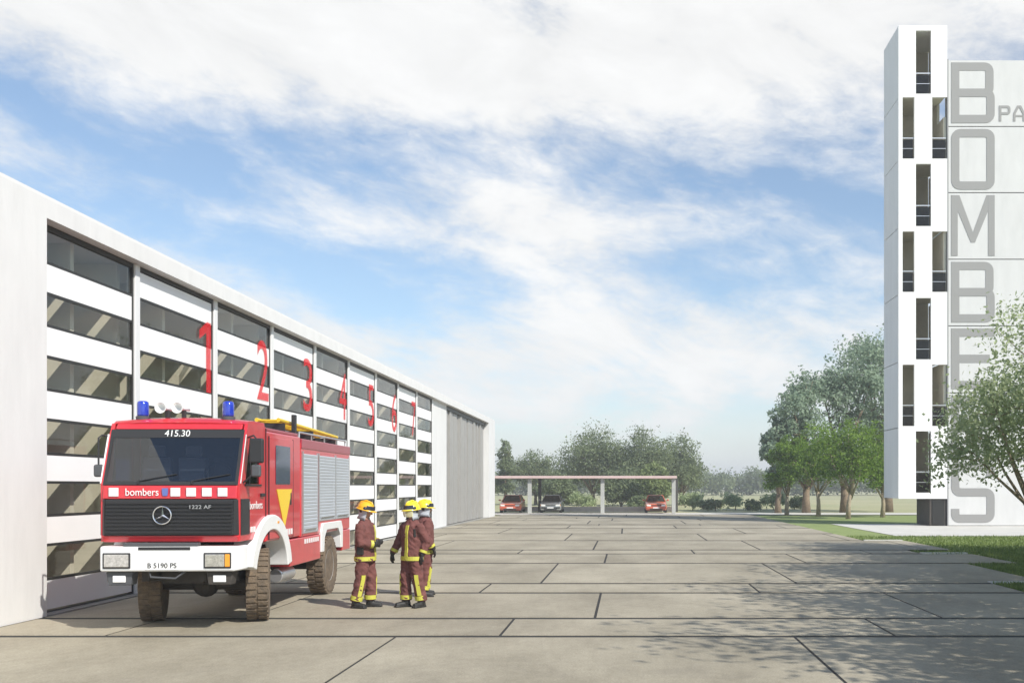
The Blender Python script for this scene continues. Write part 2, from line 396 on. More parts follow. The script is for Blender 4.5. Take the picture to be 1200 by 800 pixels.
# partitions behind the glazing: they catch the sunlight that comes through the panes
for i in range(9):
    for fr_ in (.5, .985):
        yb = bays[i] + (bays[i + 1] - bays[i]) * fr_
        stp(MB().box(DX - 3.4, DX - .30, yb - .06, yb + .06, .013, ZT - .004), 'partition', m_int)
stp(MB().box(DX - 3.6, DX - 3.42, 15.76, 51.9, .013, ZT - .004), 'interior_wall', m_int)
stp(MB().box(DX - .2, DX + .02, bays[9] + .092, 52.0, 0, ZT - .004), 'side_wall', m_white)
cl_ = MB(); y = 52.02; k = 0; random.seed(3)
while y < 66.3:
    w = random.choice((.28, .34, .5, .62)); d = random.choice((0, .06, .11, .05))
    cl_.box(DX - .3, DX - .12 + d, y, min(y + w - .02, 66.38), .05, 6.16); y += w
stp(cl_, 'ribbed_screen', mat('grey cladding', (.33, .32, .30), .5, var=.06, vscale=2))
stp(MB().box(DX - .36, DX - .31, 52.01, 66.39, .0, ZT - .005), 'screen_backing', m_dark)
stp(MB().box(DX - .3, DX + .02, 52.01, 66.39, 6.17, ZT - .004), 'screen_head', m_dark)
stp(MB().box(FX - .45, FX - .004, 4.95, 69.45, ZR + .002, ZR + .05), 'roof_edge', mat('roof edge', (.72, .71, .69), .7))

# ================================================================== tower + sign wall
m_tw = mat('tower render', (.83, .82, .80), .85, var=.035, vscale=1.6, stretch=(1, 1, .2), bump=.1, bscale=40)
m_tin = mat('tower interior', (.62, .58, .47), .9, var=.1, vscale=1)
m_rail = mat('steel rail', (.6, .6, .6), .35, metal=.8)
m_bal = glass('balustrade glass', (.36, .34, .30), .06)
TX0, TX1, TY0, TY1 = 14.70, 17.33, 53.0, 56.0
tw = tag(empty('training_tower', (TX0, TY0, 0)), 'tall narrow white tower with staggered balcony openings and a raised base', 'tower')
def twp(mb, name, m, parent=None, **k):
    mb.v = [(x - TX0, y - TY0, z) for x, y, z in mb.v]; return mb.build(name, m, parent or tw, **k)
PXM = F / TY0
def zpx(y): return H + (PY - y) / PXM
top, bot = zpx(30), zpx(584)
fl = [(36, 110), (114, 186), (192, 265), (271, 342), (349, 421), (427, 499), (505, 577)]
# left wall in panels with open joints
lw = MB(); js = [top] + [zpx(y) for y in (115, 188, 267, 345, 424, 501)] + [bot]
for a, b in zip(js, js[1:]): lw.box(TX0, TX0 + .14, TY0 + .162, TY1, b + .02, a - .02)
twp(lw, 'side_wall', m_tw)
twp(MB().box(TX0 + .141, TX0 + .16, TY0 + .17, TY1 - .01, bot + .02, top - .02), 'joint_backing', m_tin)
fw = MB(); cxs = ((TX0 + .22, 15.56), (15.64, 16.46), (16.52, TX1))
prev = top
for i, (a, b) in enumerate(fl):
    za, zb = zpx(a), zpx(b)
    fw.box(TX0, TX1, TY0, TY0 + .16, za, prev)              # spandrel
    if i % 2 == 0:
        fw.box(TX0, cxs[1][0], TY0, TY0 + .16, zb, za); fw.box(cxs[1][1], TX1, TY0, TY0 + .16, zb, za)
    else:
        fw.box(TX0, cxs[0][0], TY0, TY0 + .16, zb, za); fw.box(cxs[0][1], cxs[2][0], TY0, TY0 + .16, zb, za)
    prev = zb
fw.box(TX0, TX1, TY0, TY0 + .16, bot, prev)
twp(fw, 'front_wall', m_tw)
twp(MB().box(TX0 + .161, TX1 - .142, TY1 - .14, TY1 - .002, bot + .01, top - .01), 'back_wall', m_tin)
rw = MB()
for i, (a, b) in enumerate(fl):
    za, zb = zpx(a), zpx(b)
    if i % 2 == 0: rw.box(TX1 - .14, TX1 - .002, TY0 + .162, TY1 - .2, zb - .05, za + .05)
    elif i > 1: rw.box(TX1 - .14, TX1 - .002, TY0 + .162, TY1 - .2, zb - .1, za + .1)
    else: rw.box(TX1 - .14, TX1 - .002, TY0 + .162, TY1 - .2, zb - .1, zb + 2.3); rw.box(TX1 - .14, TX1 - .002, TY0 + 1.3, TY1 - .2, zb + 2.3, za + .1)
twp(rw, 'inner_wall', m_tin)
for i, (a, b) in enumerate(fl):
    zb = zpx(b); twp(MB().box(TX0 + .162, TX1 - .16, TY0 + .165, TY1 - .15, zb - .12, zb - .005), 'floor_slab', m_tin)
twp(MB().box(TX0 + .02, TX1 - .02, TY0 + .161, TY1 - .01, top - .2, top - .012), 'roof', m_tw)
twp(MB().box(TX0 + .162, TX1 - .16, TY0 + .165, TY1 - .15, bot, bot + .14), 'underside', m_tw)
for i, (a, b) in enumerate(fl):
    zb = zpx(b)
    for c in ((cxs[1],) if i % 2 == 0 else (cxs[0], cxs[2])):
        r_ = MB(); r_.box(c[0], c[1] - (.05 if c is cxs[2] else 0), TY0 + .05, TY0 + .10, zb + 1.10, zb + 1.15)
        o = twp(r_, 'railing', m_rail)
        twp(MB().box(c[0] + .01, c[1] - .06, TY0 + .068, TY0 + .08, zb + .04, zb + 1.04), 'glass_panel', m_bal, parent=o)
        twp(MB().box(c[0], c[1] - .05, TY0 + .05, TY0 + .10, zb + .55, zb + .575), 'rail', m_rail, parent=o)
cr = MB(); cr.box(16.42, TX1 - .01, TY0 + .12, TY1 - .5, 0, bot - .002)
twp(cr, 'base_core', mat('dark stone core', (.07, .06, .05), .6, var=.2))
twp(MB().box(16.55, 17.2, TY0 + .085, TY0 + .118, .02, 1.3), 'door', m_dark)

m_sw = mat('sign panel', (.61, .605, .59), .8, var=.05, vscale=1.5, stretch=(1, 1, .3), bump=.1, bscale=50)
m_letter = mat('grey lettering', (.285, .28, .27), .7)
SX0, SX1 = 17.39, 22.3; SY = TY0 + .05
sg = tag(empty('sign_wall', (SX0, SY, 0)), 'tall pale panelled wall beside the tower carrying big stacked grey letters', 'sign wall')
def sgp(mb, name, m, parent=None, **k):
    mb.v = [(x - SX0, y - SY, z) for x, y, z in mb.v]; return mb.build(name, m, parent or sg, **k)
ys = [70, 148, 225.5, 303.5, 381.5, 460, 538, 617.2]
for a, b in zip(ys, ys[1:]): sgp(MB().box(SX0 + .02, SX1, SY, SY + .35, max(zpx(b), -.03) + .025, zpx(a) - .025), 'panel', m_sw)
sgp(MB().box(SX0 + .03, SX1 - .05, SY + .04, SY + .33, -.03, zpx(71)), 'joint_backing', m_dark)
sgp(MB().box(SX0 - .045, SX0 + .018, SY - .02, SY + .36, -.03, zpx(69)), 'edge_trim', mat('grey trim', (.25, .25, .25), .5))
def ribbon(mb, pts, w, y, d, closed=False):
    """mitred stroke in the xz plane, thickness d towards the viewer"""
    P_ = [Vector(p) for p in pts]; n = len(P_); L, Rr = [], []
    for i in range(n):
        if closed: a, b = P_[i - 1], P_[(i + 1) % n]
        else: a, b = P_[max(i - 1, 0)], P_[min(i + 1, n - 1)]
        d0 = (P_[i] - a).normalized() if (P_[i] - a).length > 1e-6 else None
        d1 = (b - P_[i]).normalized() if (b - P_[i]).length > 1e-6 else None
        d0 = d0 or d1; d1 = d1 or d0
        t = (d0 + d1).normalized(); nn = Vector((-t.y, t.x)); k = 1 / max(.35, nn.dot(Vector((-d0.y, d0.x))))
        L.append(P_[i] + nn * w / 2 * k); Rr.append(P_[i] - nn * w / 2 * k)
    vs = [(p.x, y - d, p.y) for p in L] + [(p.x, y - d, p.y) for p in Rr] + [(p.x, y + .02, p.y) for p in L] + [(p.x, y + .02, p.y) for p in Rr]
    fs = []
    for i in range(n if closed else n - 1):
        j = (i + 1) % n
        fs += [(i, j, n + j, n + i), (2 * n + i, 3 * n + i, 3 * n + j, 2 * n + j), (i, 2 * n + i, 2 * n + j, j), (n + i, n + j, 3 * n + j, 3 * n + i)]
    if not closed: fs += [(0, n, 3 * n, 2 * n), (n - 1, 3 * n - 1, 4 * n - 1, 2 * n - 1)]
    mb.add(vs, fs)
def rounded(pts, r, closed=True):
    """polyline -> polyline with rounded corners; a point (x, y, 1) keeps its sharp corner"""
    out = []; n = len(pts)
    for i, p in enumerate(pts):
        q = Vector(p[:2])
        if (not closed and i in (0, n - 1)) or len(p) > 2: out.append(q); continue
        a = Vector(pts[i - 1][:2]); b = Vector(pts[(i + 1) % n][:2])
        ra = min(r, (a - q).length * .5, (b - q).length * .5); s = q + (a - q).normalized() * ra; e = q + (b - q).normalized() * ra
        for k in range(6):
            t = k / 5; out.append((1 - t) ** 2 * s + 2 * t * (1 - t) * q + t * t * e)
    return out
def letter(ch, x0, z0, w, h, s, parent, y=None, name='letter', r=.32, d=.02):
    y = SY if y is None else y
    l, rr, b, t = x0 + s / 2, x0 + w - s / 2, z0 + s / 2, z0 + h - s / 2; m_ = (b + t) / 2
    mb = MB()
    if ch == 'O': ribbon(mb, rounded([(l, b), (rr, b), (rr, t), (l, t)], r), s, y, d, True)
    elif ch == 'B':
        ribbon(mb, rounded([(l, b, 1), (rr, b), (rr, m_), (l, m_, 1)], r), s, y, d, True)
        ribbon(mb, rounded([(l, m_, 1), (rr - .06, m_), (rr - .06, t), (l, t, 1)], r), s, y, d - .004, True)
    elif ch == 'M':
        k = s * .8
        for q in (x0, x0 + w - k): mb.box(q, q + k, y - d, y + .02, z0, z0 + h)
        cx = x0 + w / 2; zz = z0 + h * .22
        mb.prism([(x0 + .001, z0 + h - .002), (x0 + k * 1.25, z0 + h - .002), (cx, zz + .55), (x0 + w - k * 1.25, z0 + h - .002), (x0 + w - .001, z0 + h - .002), (cx + k * .32, zz), (cx - k * .32, zz)], 'xz', y - d + .004, y + .02)
    elif ch == 'E':
        ribbon(mb, [(x0 + w, b), (l, b), (l, t), (x0 + w, t)], s, y, d)
        ribbon(mb, [(l + s / 2, m_), (x0 + w - s * .6, m_)], s, y, d - .004)
    elif ch in 'RP':
        ribbon(mb, rounded([(l, z0), (l, t, 1), (rr, t), (rr, m_), (l + s / 2, m_)], r, False), s, y, d)
        if ch == 'R': ribbon(mb, [((l + rr) / 2 + .05 * w, m_ - s / 2), (rr, z0)], s, y, d - .004)
    elif ch == 'A':
        ribbon(mb, [(l, z0), (l + .02 * w, m_), ((l + rr) / 2 - .1 * w, t), ((l + rr) / 2 + .1 * w, t), (rr - .02 * w, m_), (rr, z0)], s, y, d)
        ribbon(mb, [(l + s / 2, z0 + h * .34), (rr - s / 2, z0 + h * .34)], s * .8, y, d - .004)
    elif ch == 'S':
        ribbon(mb, rounded([(rr, t - h * .16), (rr, t), (l, t), (l, m_), (rr, m_), (rr, b), (l, b), (l, b + h * .16)], r, False), s, y, d)
    o = sgp(mb, name, m_letter, parent)
    o['label'] = 'grey capital letter ' + ch
def xpx(x): return (x - PX) / PXM
for i, ch in enumerate('BOMBERS'):
    yt = ys[i] + 3; letter(ch, xpx(1115), zpx(yt + 71), xpx(1166) - xpx(1115), 71 / PXM, .44, None)
letter('P', xpx(1171), zpx(142), .62, .85, .13, None, r=.12); letter('A', xpx(1187.5), zpx(142), .66, .85, .13, None, r=.1)

# ================================================================== car shelter
m_sh = mat('pink soffit edge', (.64, .47, .44), .7, var=.05); m_post = mat('grey post', (.42, .42, .39), .6, var=.08)
SHY = 77.0
sh = tag(empty('car_shelter', at(690, 601.1)), 'low open car shelter with thin pink flat roof on slim grey posts', 'car shelter')
so = sh.location.copy(); k77 = SHY / F
def shx(x): return (x - PX) * k77
def shp(mb, name, m): mb.v = [(x - so.x, y - so.y, z) for x, y, z in mb.v]; return mb.build(name, m, sh, bevel=.01)
shp(MB().box(shx(560), shx(793), SHY - .3, SHY + 5.2, 2.74, 2.93), 'roof', m_sh)
for x in (620.5, 706, 789.5):
    shp(MB().box(shx(x) - .15, shx(x) + .15, SHY, SHY + .35, 0, 2.738), 'post', m_post)
    if x != 706: shp(MB().box(shx(x) + .3, shx(x) + .55, SHY + 4.2, SHY + 4.6, 0, 2.738), 'post', mat('dark post', (.06, .06, .055), .6))
shp(MB().box(shx(578), shx(792), SHY + 4.85, SHY + 4.97, 0, .42), 'kerb_wall', m_white)

# ================================================================== cars
m_tyre = mat('tyre rubber', (.03, .03, .03), .85)
m_chrome = mat('bright metal', (.75, .75, .77), .2, metal=1)
m_cglass = mat('dark car glass', (.02, .03, .025), .08, spec=.8)
m_lens = mat('lamp lens', (.75, .75, .72), .1, spec=.8)
m_amber = mat('amber lens', (.85, .35, .04), .25)
def make_car(paint, loc, label, rz=0):
    car = tag(empty('parked_car', loc, rz), label, 'car')
    prof = [(0, .30), (-.0, .62), (.12, .72), (1.05, .90), (1.1, .93)]
    # lower body: cross sections along y (front at y = 0)
    def sec(y, hw, z0, z1, r=.10):
        return [(-hw, y, z0 + .1), (-hw + .06, y, z0), (hw - .06, y, z0), (hw, y, z0 + .1), (hw + .02, y, (z0 + z1) / 2), (hw - r * .4, y, z1 - .04), (hw - r * 1.4, y, z1), (-hw + r * 1.4, y, z1), (-hw + r * .4, y, z1 - .04), (-hw - .02, y, (z0 + z1) / 2)]
    b = MB(); b.rings([sec(0, .74, .30, .62), sec(.08, .82, .22, .72), sec(.5, .86, .2, .80), sec(1.15, .87, .2, .90), sec(3.1, .87, .2, .92), sec(3.9, .84, .22, .90), sec(4.05, .76, .32, .8)])
    body = b.build('body', paint, car, bevel=.02)
    g = MB()
    def gs(y0, hw0, z0): return [(-hw0, y0, z0), (hw0, y0, z0)]
    lo = [(-.76, 1.1, .89), (.76, 1.1, .89), (.76, 3.75, .90), (-.76, 3.75, .90)]
    up = [(-.56, 1.85, 1.38), (.56, 1.85, 1.38), (.58, 3.0, 1.38), (-.58, 3.0, 1.38)]
    g.add(lo + up, [(0, 1, 5, 4), (1, 2, 6, 5), (2, 3, 7, 6), (3, 0, 4, 7), (4, 5, 6, 7)])
    g.build('window', m_cglass, car, bevel=.02)
    MB().prism([(1.82, 1.372), (3.05, 1.372), (2.95, 1.42), (1.95, 1.42)], 'yz', -.56, .56).build('roof', paint, car, bevel=.02)
    for s in (-1, 1):
        p = MB(); p.tube([(s * .765, 1.08, .905), (s * .575, 1.83, 1.375)], .035, 6); p.tube([(s * .59, 3.0, 1.375), (s * .765, 3.75, .905)], .04, 6); p.build('pillar', paint, car)
        MB().prism([(s * .42, .52), (s * .74, .54), (s * .76, .68), (s * .42, .66)], 'xz', -.012, .08).build('headlight', m_lens, car, bevel=.01)
        MB().prism([(s * .77, .54), (s * .80, .55), (s * .805, .66), (s * .78, .67)], 'xz', .03, .12).build('indicator', m_amber, car)
        mr_ = MB(); mr_.ball((s * .98, 1.35, 1.0), .1, 8, 6, (1, .5, .75)); mr_.tube([(s * .84, 1.35, .93), (s * .95, 1.35, .98)], .025, 6); mr_.build('mirror', paint, car, smooth=True)
        for y in (.75, 3.25):
            w = MB(); w.lathe([(.2, -.1), (.29, -.1), (.31, -.07), (.31, .07), (.29, .1), (.2, .1)], 'x', 18, (s * .77, y, .31)); wo_ = w.build('wheel', m_tyre, car, smooth=False)
            MB().lathe([(.02, s * .09), (.12, s * .115), (.2, s * .1), (.2, s * .04)], 'x', 18, (s * .77, y, .31)).build('rim', m_chrome, wo_)
    gr = MB(); gr.box(-.38, .38, -.015, .05, .55, .63); gr.build('grille', m_dark, car)
    MB().box(-.8, .8, -.045, .12, .35, .47).build('bumper', paint if paint.name != 'silver paint' else m_dark, car, bevel=.03)
    MB().box(-.5, .5, -.02, .03, .23, .33).build('air_intake', m_dark, car)
    MB().box(-.26, .26, -.055, -.044, .37, .45).build('number_plate', m_panelw, car)
    return car
m_carred = mat('red car paint', (.56, .12, .06), .3, coat=.6); m_carsil = mat('silver paint', (.34, .36, .35), .35, metal=.3, coat=.5)
def carx(x, y): p = Vector((shx(x) * y / SHY, y, 0)); return p
make_car(m_carred, carx(597.5, 78.0), 'red car parked outside the shelter posts beside the white building')
make_car(m_carsil, carx(645, 78.2), 'silver grey car parked under the shelter roof')
make_car(m_carred, carx(769, 78.0), 'red car parked under the shelter beside its far right post')

# ================================================================== vegetation
m_bark = mat('bark', (.20, .15, .10), .95, var=.3, vscale=6, bump=.8, bscale=14)
m_barkp = mat('pale bark', (.33, .27, .19), .95, var=.25, vscale=6, bump=.8, bscale=14)
LM = {'green': leafmat('green leaves', (.07, .14, .016), (.28, .42, .06), .9, .5),
      'blue': leafmat('blue green leaves', (.15, .22, .14), (.46, .56, .40), .5, .5),
      'olive': leafmat('olive leaves', (.105, .135, .065), (.32, .38, .20), .35, .45),
      'pale': leafmat('pale leaves', (.13, .17, .06), (.30, .36, .14), .8),
      'silver': leafmat('silvery leaves', (.23, .29, .12), (.60, .67, .40), .9, .5)}
def crown_mesh(seed, blobs, nclump, per, cs, leaf, gap=.0):
    rnd = random.Random(seed); b = MB(); tot = sum(x[3] * x[3] for x in blobs)
    vs, fs = [], []
    for bl in blobs:
        cx, cy, cz, r, rz = bl
        for _ in range(max(1, int(nclump * r * r / tot))):
            while True:
                d = Vector((rnd.gauss(0, 1), rnd.gauss(0, 1), rnd.gauss(0, 1))).normalized()
                if d.z > -.65: break
            rad = rnd.random() ** .33 * rnd.uniform(.75, 1.08)
            c = Vector((cx + d.x * r * rad, cy + d.y * r * rad, cz + d.z * rz * rad))
            s = cs * rnd.uniform(.55, 1.35)
            for _ in range(int(per * rnd.uniform(.6, 1.3))):
                o = Vector((rnd.gauss(0, .5), rnd.gauss(0, .5), rnd.gauss(0, .36)))
                if o.length > .95: o = o.normalized() * rnd.uniform(.4, .95)
                o = o * s
                p = c + o
                n = (d * .5 + Vector((rnd.gauss(0, .6), rnd.gauss(0, .6), rnd.gauss(.25, .6)))).normalized()
                a = n.orthogonal().normalized(); a.rotate(Matrix.Rotation(rnd.random() * 6.28, 3, n)); q = n.cross(a)
                L = leaf * rnd.uniform(.6, 1.35); w = L * rnd.uniform(.4, .62)
                i = len(vs)
                vs += [p - a * L * .5, p + q * w * .5 + n * L * .06, p + a * L * .5, p - q * w * .5 + n * L * .06]
                fs.append((i, i + 1, i + 2, i + 3))
    me = bpy.data.meshes.new('crown'); me.from_pydata([tuple(v) for v in vs], [], fs); return me
def trunk_mesh(seed, h, r, blobs, lean=.0, fork=None):
    rnd = random.Random(seed); b = MB()
    fz = fork if fork else h * .3
    pts = [Vector((0, 0, -.1)), Vector((rnd.gauss(0, .03), rnd.gauss(0, .03), fz * .5)), Vector((lean + rnd.gauss(0, .05), rnd.gauss(0, .05), fz))]
    b.tube(pts, [r * 1.35, r, r * .82], 10)
    for (cx, cy, cz, rr, rz) in blobs:
        e = Vector((cx, cy, cz + rz * .25)); s = pts[2] - Vector((0, 0, rnd.uniform(0, fz * .3)))
        m1 = s.lerp(e, .45) + Vector((rnd.gauss(0, .12) * rr, rnd.gauss(0, .12) * rr, .1 * rr))
        b.tube([s, m1, e], [r * .55, r * .33, r * .1], 7)
        for _ in range(4):
            d = Vector((rnd.gauss(0, 1), rnd.gauss(0, 1), abs(rnd.gauss(0, .8)))).normalized()
            q = m1.lerp(e, rnd.uniform(.1, .9)); b.tube([q, q + Vector((d.x * rr, d.y * rr, d.z * rz)) * .75], [r * .2, r * .05], 5)
    return b.mesh('trunk')
def tree(name, cat, label, loc, h, rad, lm, seed, nclump=150, per=26, leaf=.2, cs=None, fork=None, bark=None, nb=6, group=None, base=.3, r=None):
    rnd = random.Random(seed)
    t = tag(empty(name, loc), label, cat, group)
    blobs = []; ch = h * (1 - base); zc0 = h * base
    for k in range(nb):
        ang = 2 * math.pi * (k + rnd.random() * .6) / nb; q = rad * rnd.uniform(.38, .62)
        rr = rad * rnd.uniform(.36, .52); rz = min(rr * .95, ch * .3)
        zz = zc0 + rz * .7 + rnd.random() ** 1.3 * max(.1, (ch - 2.3 * rz))
        blobs.append((q * math.cos(ang), q * math.sin(ang), zz, rr, rz))
    blobs.append((0, 0, h - ch * .34, rad * .55, ch * .33)); blobs.append((rad * .1, 0, zc0 + ch * .38, rad * .6, ch * .34))
    link('trunk', trunk_mesh(seed, h, r or .035 * h * .6 + .05, blobs, fork=fork or h * base), bark or m_bark, t, smooth=True)
    link('crown', crown_mesh(seed, blobs, nclump, per, cs or rad * .24, leaf), lm, t)
    return t
# far clump behind the shelter
G1 = 'trees in the field behind the shelter'
def ft(x, ytop, rpx, Z, lm, label, seed, **k):
    s = F / Z; h = H + (PY - ytop) / s
    return tree('tree', 'tree', label, ((x - PX) / s, Z, -.08), h, rpx / s, LM[lm], seed, group=G1, **{**dict(nclump=420, per=26, leaf=.26, base=.16), **k})
ft(592, 512, 17, 116, 'olive', 'slim hazy tree rising just past the end of the white building', 11)
ft(628, 524, 34, 118, 'olive', 'low rounded hazy tree over the left car shelter bay', 12)
ft(695, 495, 52, 112, 'olive', 'broad tall hazy tree above the middle shelter post', 13, nclump=700)
ft(752, 498, 46, 110, 'olive', 'tall hazy tree above the right bay of the shelter', 14, nclump=600)
ft(798, 503, 36, 114, 'olive', 'hazy tree at the right end of the clump behind the shelter', 15, nclump=480)
ft(768, 538, 24, 100, 'pale', 'small pale yellow green tree just behind the shelter roof', 16, base=.1)
ft(655, 552, 26, 102, 'olive', 'low bushy tree seen beneath the shelter roof near the silver car', 17, base=.05)
ft(728, 550, 30, 103, 'olive', 'low bushy tree seen beneath the shelter roof between its posts', 18, base=.05)
def bush(x, ytop, rpx, Z, lm, label, seed, group=None):
    s = F / Z; h = H + (PY - ytop) / s; r = rpx / s
    t = tag(empty('bush', ((x - PX) / s, Z, -.06)), label, 'bush', group)
    rnd = random.Random(seed)
    bl = [(rnd.uniform(-.5, .5) * r, rnd.uniform(-.5, .5) * r, h * rnd.uniform(.35, .62), r * rnd.uniform(.45, .65), h * .36) for _ in range(4)]
    link('stem', trunk_mesh(seed, h, .05, bl, fork=.25), m_bark, t, smooth=True)
    link('foliage', crown_mesh(seed, bl, 90, 22, r * .3, .24), LM[lm], t)
G2 = 'bushes along the pale road behind the yard'
for i, (x, y, r_, Z) in enumerate([(682, 574, 17, 96), (748, 578, 16, 92), (812, 574, 19, 90), (838, 582, 16, 88), (862, 577, 18, 91), (886, 583, 15, 88), (906, 574, 16, 92), (938, 580, 17, 94)]):
    bush(x, y, r_, Z, ('silver', 'olive')[i % 2], ['low bush between shelter posts behind the silver car', 'low bush between the shelter posts behind the right red car',
        'first bush right of the shelter, just beyond its end post', 'second bush right of the shelter, the low one', 'third bush right of the shelter, taller and darker',
        'fourth bush right of the shelter, low and silvery', 'bush just left of the grove by the tower', 'bush behind the leftmost trunk of the grove'][i], 40 + i, G2)
# far wood on the skyline, one mass
b_ = []; rnd = random.Random(9)
for k in range(40):
    x = -75 + k * 3.8 + rnd.uniform(-2, 2); b_.append((x, 250 + rnd.uniform(-8, 8), 2.0 + rnd.random() * 1.5, rnd.uniform(4, 7), rnd.uniform(2.5, 4.6)))
tag(link('woodland', crown_mesh(77, b_, 4600, 16, 2.0, .75), LM['olive']), 'hazy line of far woodland along the horizon', 'woodland', kind='stuff')
# grove by the tower
G3 = 'trees of the grove beside the tower'
for (x, yb, ytop, rpx, lab, sd_) in [(959, 604, 492, 46, 'small bright green tree with the leftmost trunk of the grove', 21), (994, 607, 484, 48, 'small bright green tree in the middle of the grove', 22),
                                   (1034, 605, 490, 42, 'small bright green tree half behind the tower edge', 23), (922, 602.5, 503, 27, 'smallest green tree at the outer left of the grove', 24)]:
    p = at(x, yb); s = F / p.y; p.z = -.05
    tree('round_tree', 'tree', lab, p, H + (PY - ytop) / s, rpx / s, LM['green'], sd_, nclump=230, per=30, leaf=.2, base=.26, bark=m_barkp, group=G3, r=.14)
for (x, ytop, rpx, Z, lab, sd_) in [(1040, 372, 62, 84, 'tallest blue green tree directly behind the tower', 31), (990, 396, 50, 82, 'tall blue green tree left of the tower', 32),
                                    (945, 428, 42, 80, 'medium blue green tree in the grove behind the small trees', 33), (912, 472, 24, 79, 'slim blue green tree at the left end of the grove', 34)]:
    s = F / Z
    tree('tall_tree', 'tree', lab, ((x - PX) / s, Z, -.05), H + (PY - ytop) / s, rpx / s, LM['blue'], sd_, nclump=520, per=28, leaf=.30, base=.18, group=G3, nb=9)
# silvery tree in front of the sign wall and its neighbours along the yard (these shade the paving)
G4 = 'silvery trees along the right edge of the yard'
t1 = tree('plane_tree', 'tree', 'silvery leaved tree standing on the lawn before the lettered wall', (12.5, 30.0, -.05), 8.5, 3.5, LM['silver'], 51, nclump=420, per=44, leaf=.15, base=.16, bark=m_barkp, group=G4, cs=.7, r=.12, nb=9)
t2 = tree('plane_tree', 'tree', 'large silvery tree', (10.6, 7, -.05), 8.5, 3.7, LM['silver'], 52, nclump=640, per=26, leaf=.17, base=.16, bark=m_barkp, group=G4, cs=1.0, r=.12, nb=9)
for j, (x, y, rz, sc, lab) in enumerate([(10.6, 7.0, 1.2, 1.3, 'large silvery tree beside the viewer at the right of the yard'), (11.5, 12.5, 2.4, 1.3, 'large silvery tree by the near paving casting dappled shade'),
                                     (13.3, 18.0, 4.0, 1.3, 'large silvery tree on the lawn edge, second behind the near one'), (14.7, 23.0, 3.0, 1.28, 'large silvery tree on the lawn just in front of the lettered wall tree'),
                                     (17.8, 27.5, 3.6, 1.0, 'silvery tree set back on the lawn to the right')]):
    c = copy_tree(t2) if j else t2; c.location = (x, y, -.05); c.rotation_euler.z = rz; c.scale = (sc, sc, sc); c['label'] = lab
# lawn blades
gb = MB(); rnd = random.Random(4); vs = []; fs = []
for _ in range(15000):
    while True:
        y = rnd.uniform(19.5, 41.8); x = rnd.uniform(7.9, .42 * y + .5)
        xe = 7.9 if y < 21.3 else 9.3 if y < 26.8 else 10.8 if y < 30.7 else 9.3 if y < 32.3 else 10.85 if y < 38.3 else 9.25
        if x > xe: break
    a = rnd.random() * 3.14; w = .02; h = rnd.uniform(.04, .11); dx, dy = math.cos(a) * w, math.sin(a) * w; i = len(vs)
    vs += [(x - dx, y - dy, -.05), (x + dx, y + dy, -.05), (x + rnd.gauss(0, .03), y + rnd.gauss(0, .03), -.04 + h)]; fs.append((i, i + 1, i + 2))
gb.add(vs, fs); tag(gb.build('grass', leafmat('grass blades', (.12, .17, .04), (.28, .35, .12), 1.0)), 'mown green grass blades on the lawn', 'grass', kind='stuff')
# ================================================================== fire engine
m_fred = mat('fire red paint', (.58, .028, .04), .30, var=.10, vscale=3, coat=.7)
m_dred = mat('deep red paint', (.33, .02, .04), .35, coat=.5)
m_fwhite = mat('white truck paint', (.80, .80, .79), .4, coat=.3, var=.03, vscale=3)
m_blk = mat('black plastic', (.022, .022, .024), .5, bump=.15, bscale=120)
m_grey = mat('charcoal plastic', (.075, .078, .085), .55)
m_chassis = mat('chassis grime', (.05, .043, .036), .85, var=.3, vscale=5)
m_mud = mat('muddy tyre', (.20, .145, .095), .95, col2=(.095, .075, .055), vscale=7, bump=.7, bscale=35)
m_rim = mat('rim grey', (.32, .31, .30), .5, var=.2, vscale=6)
m_shut = mat('silver shutter', (.56, .59, .63), .35, metal=.35, var=.04, vscale=2)
m_blue = mat('blue beacon lens', (.01, .035, .42), .12, spec=.9, coat=.8)
m_yel = mat('yellow ladder', (.72, .50, .03), .5, var=.08)
m_yelm = mat('yellow marking', (.80, .55, .04), .5)
m_seat = mat('seat with painted light', (.80, .79, .76), .9)  # light through the cab's rear window, painted into the seat colour
m_scr = glass('windscreen', (.40, .43, .48), .30)
m_sidew = glass('blue side window', (.20, .27, .42), .2)
m_silver = mat('brushed metal', (.62, .62, .63), .35, metal=.8)
m_headl = mat('headlamp glass', (.55, .53, .50), .12, metal=.5, var=.25, vscale=30)
fe = tag(empty('fire_engine', (-6.50, 13.92, 0), R(2.6)), 'red and white fire engine with blue beacons and muddy tyres parked before the striped doors', 'fire engine')
HW = .975
def X2(poly, name, m, parent, x0, x1, **k): return MB().prism(poly, 'yz', x0, x1).build(name, m, parent, **k)
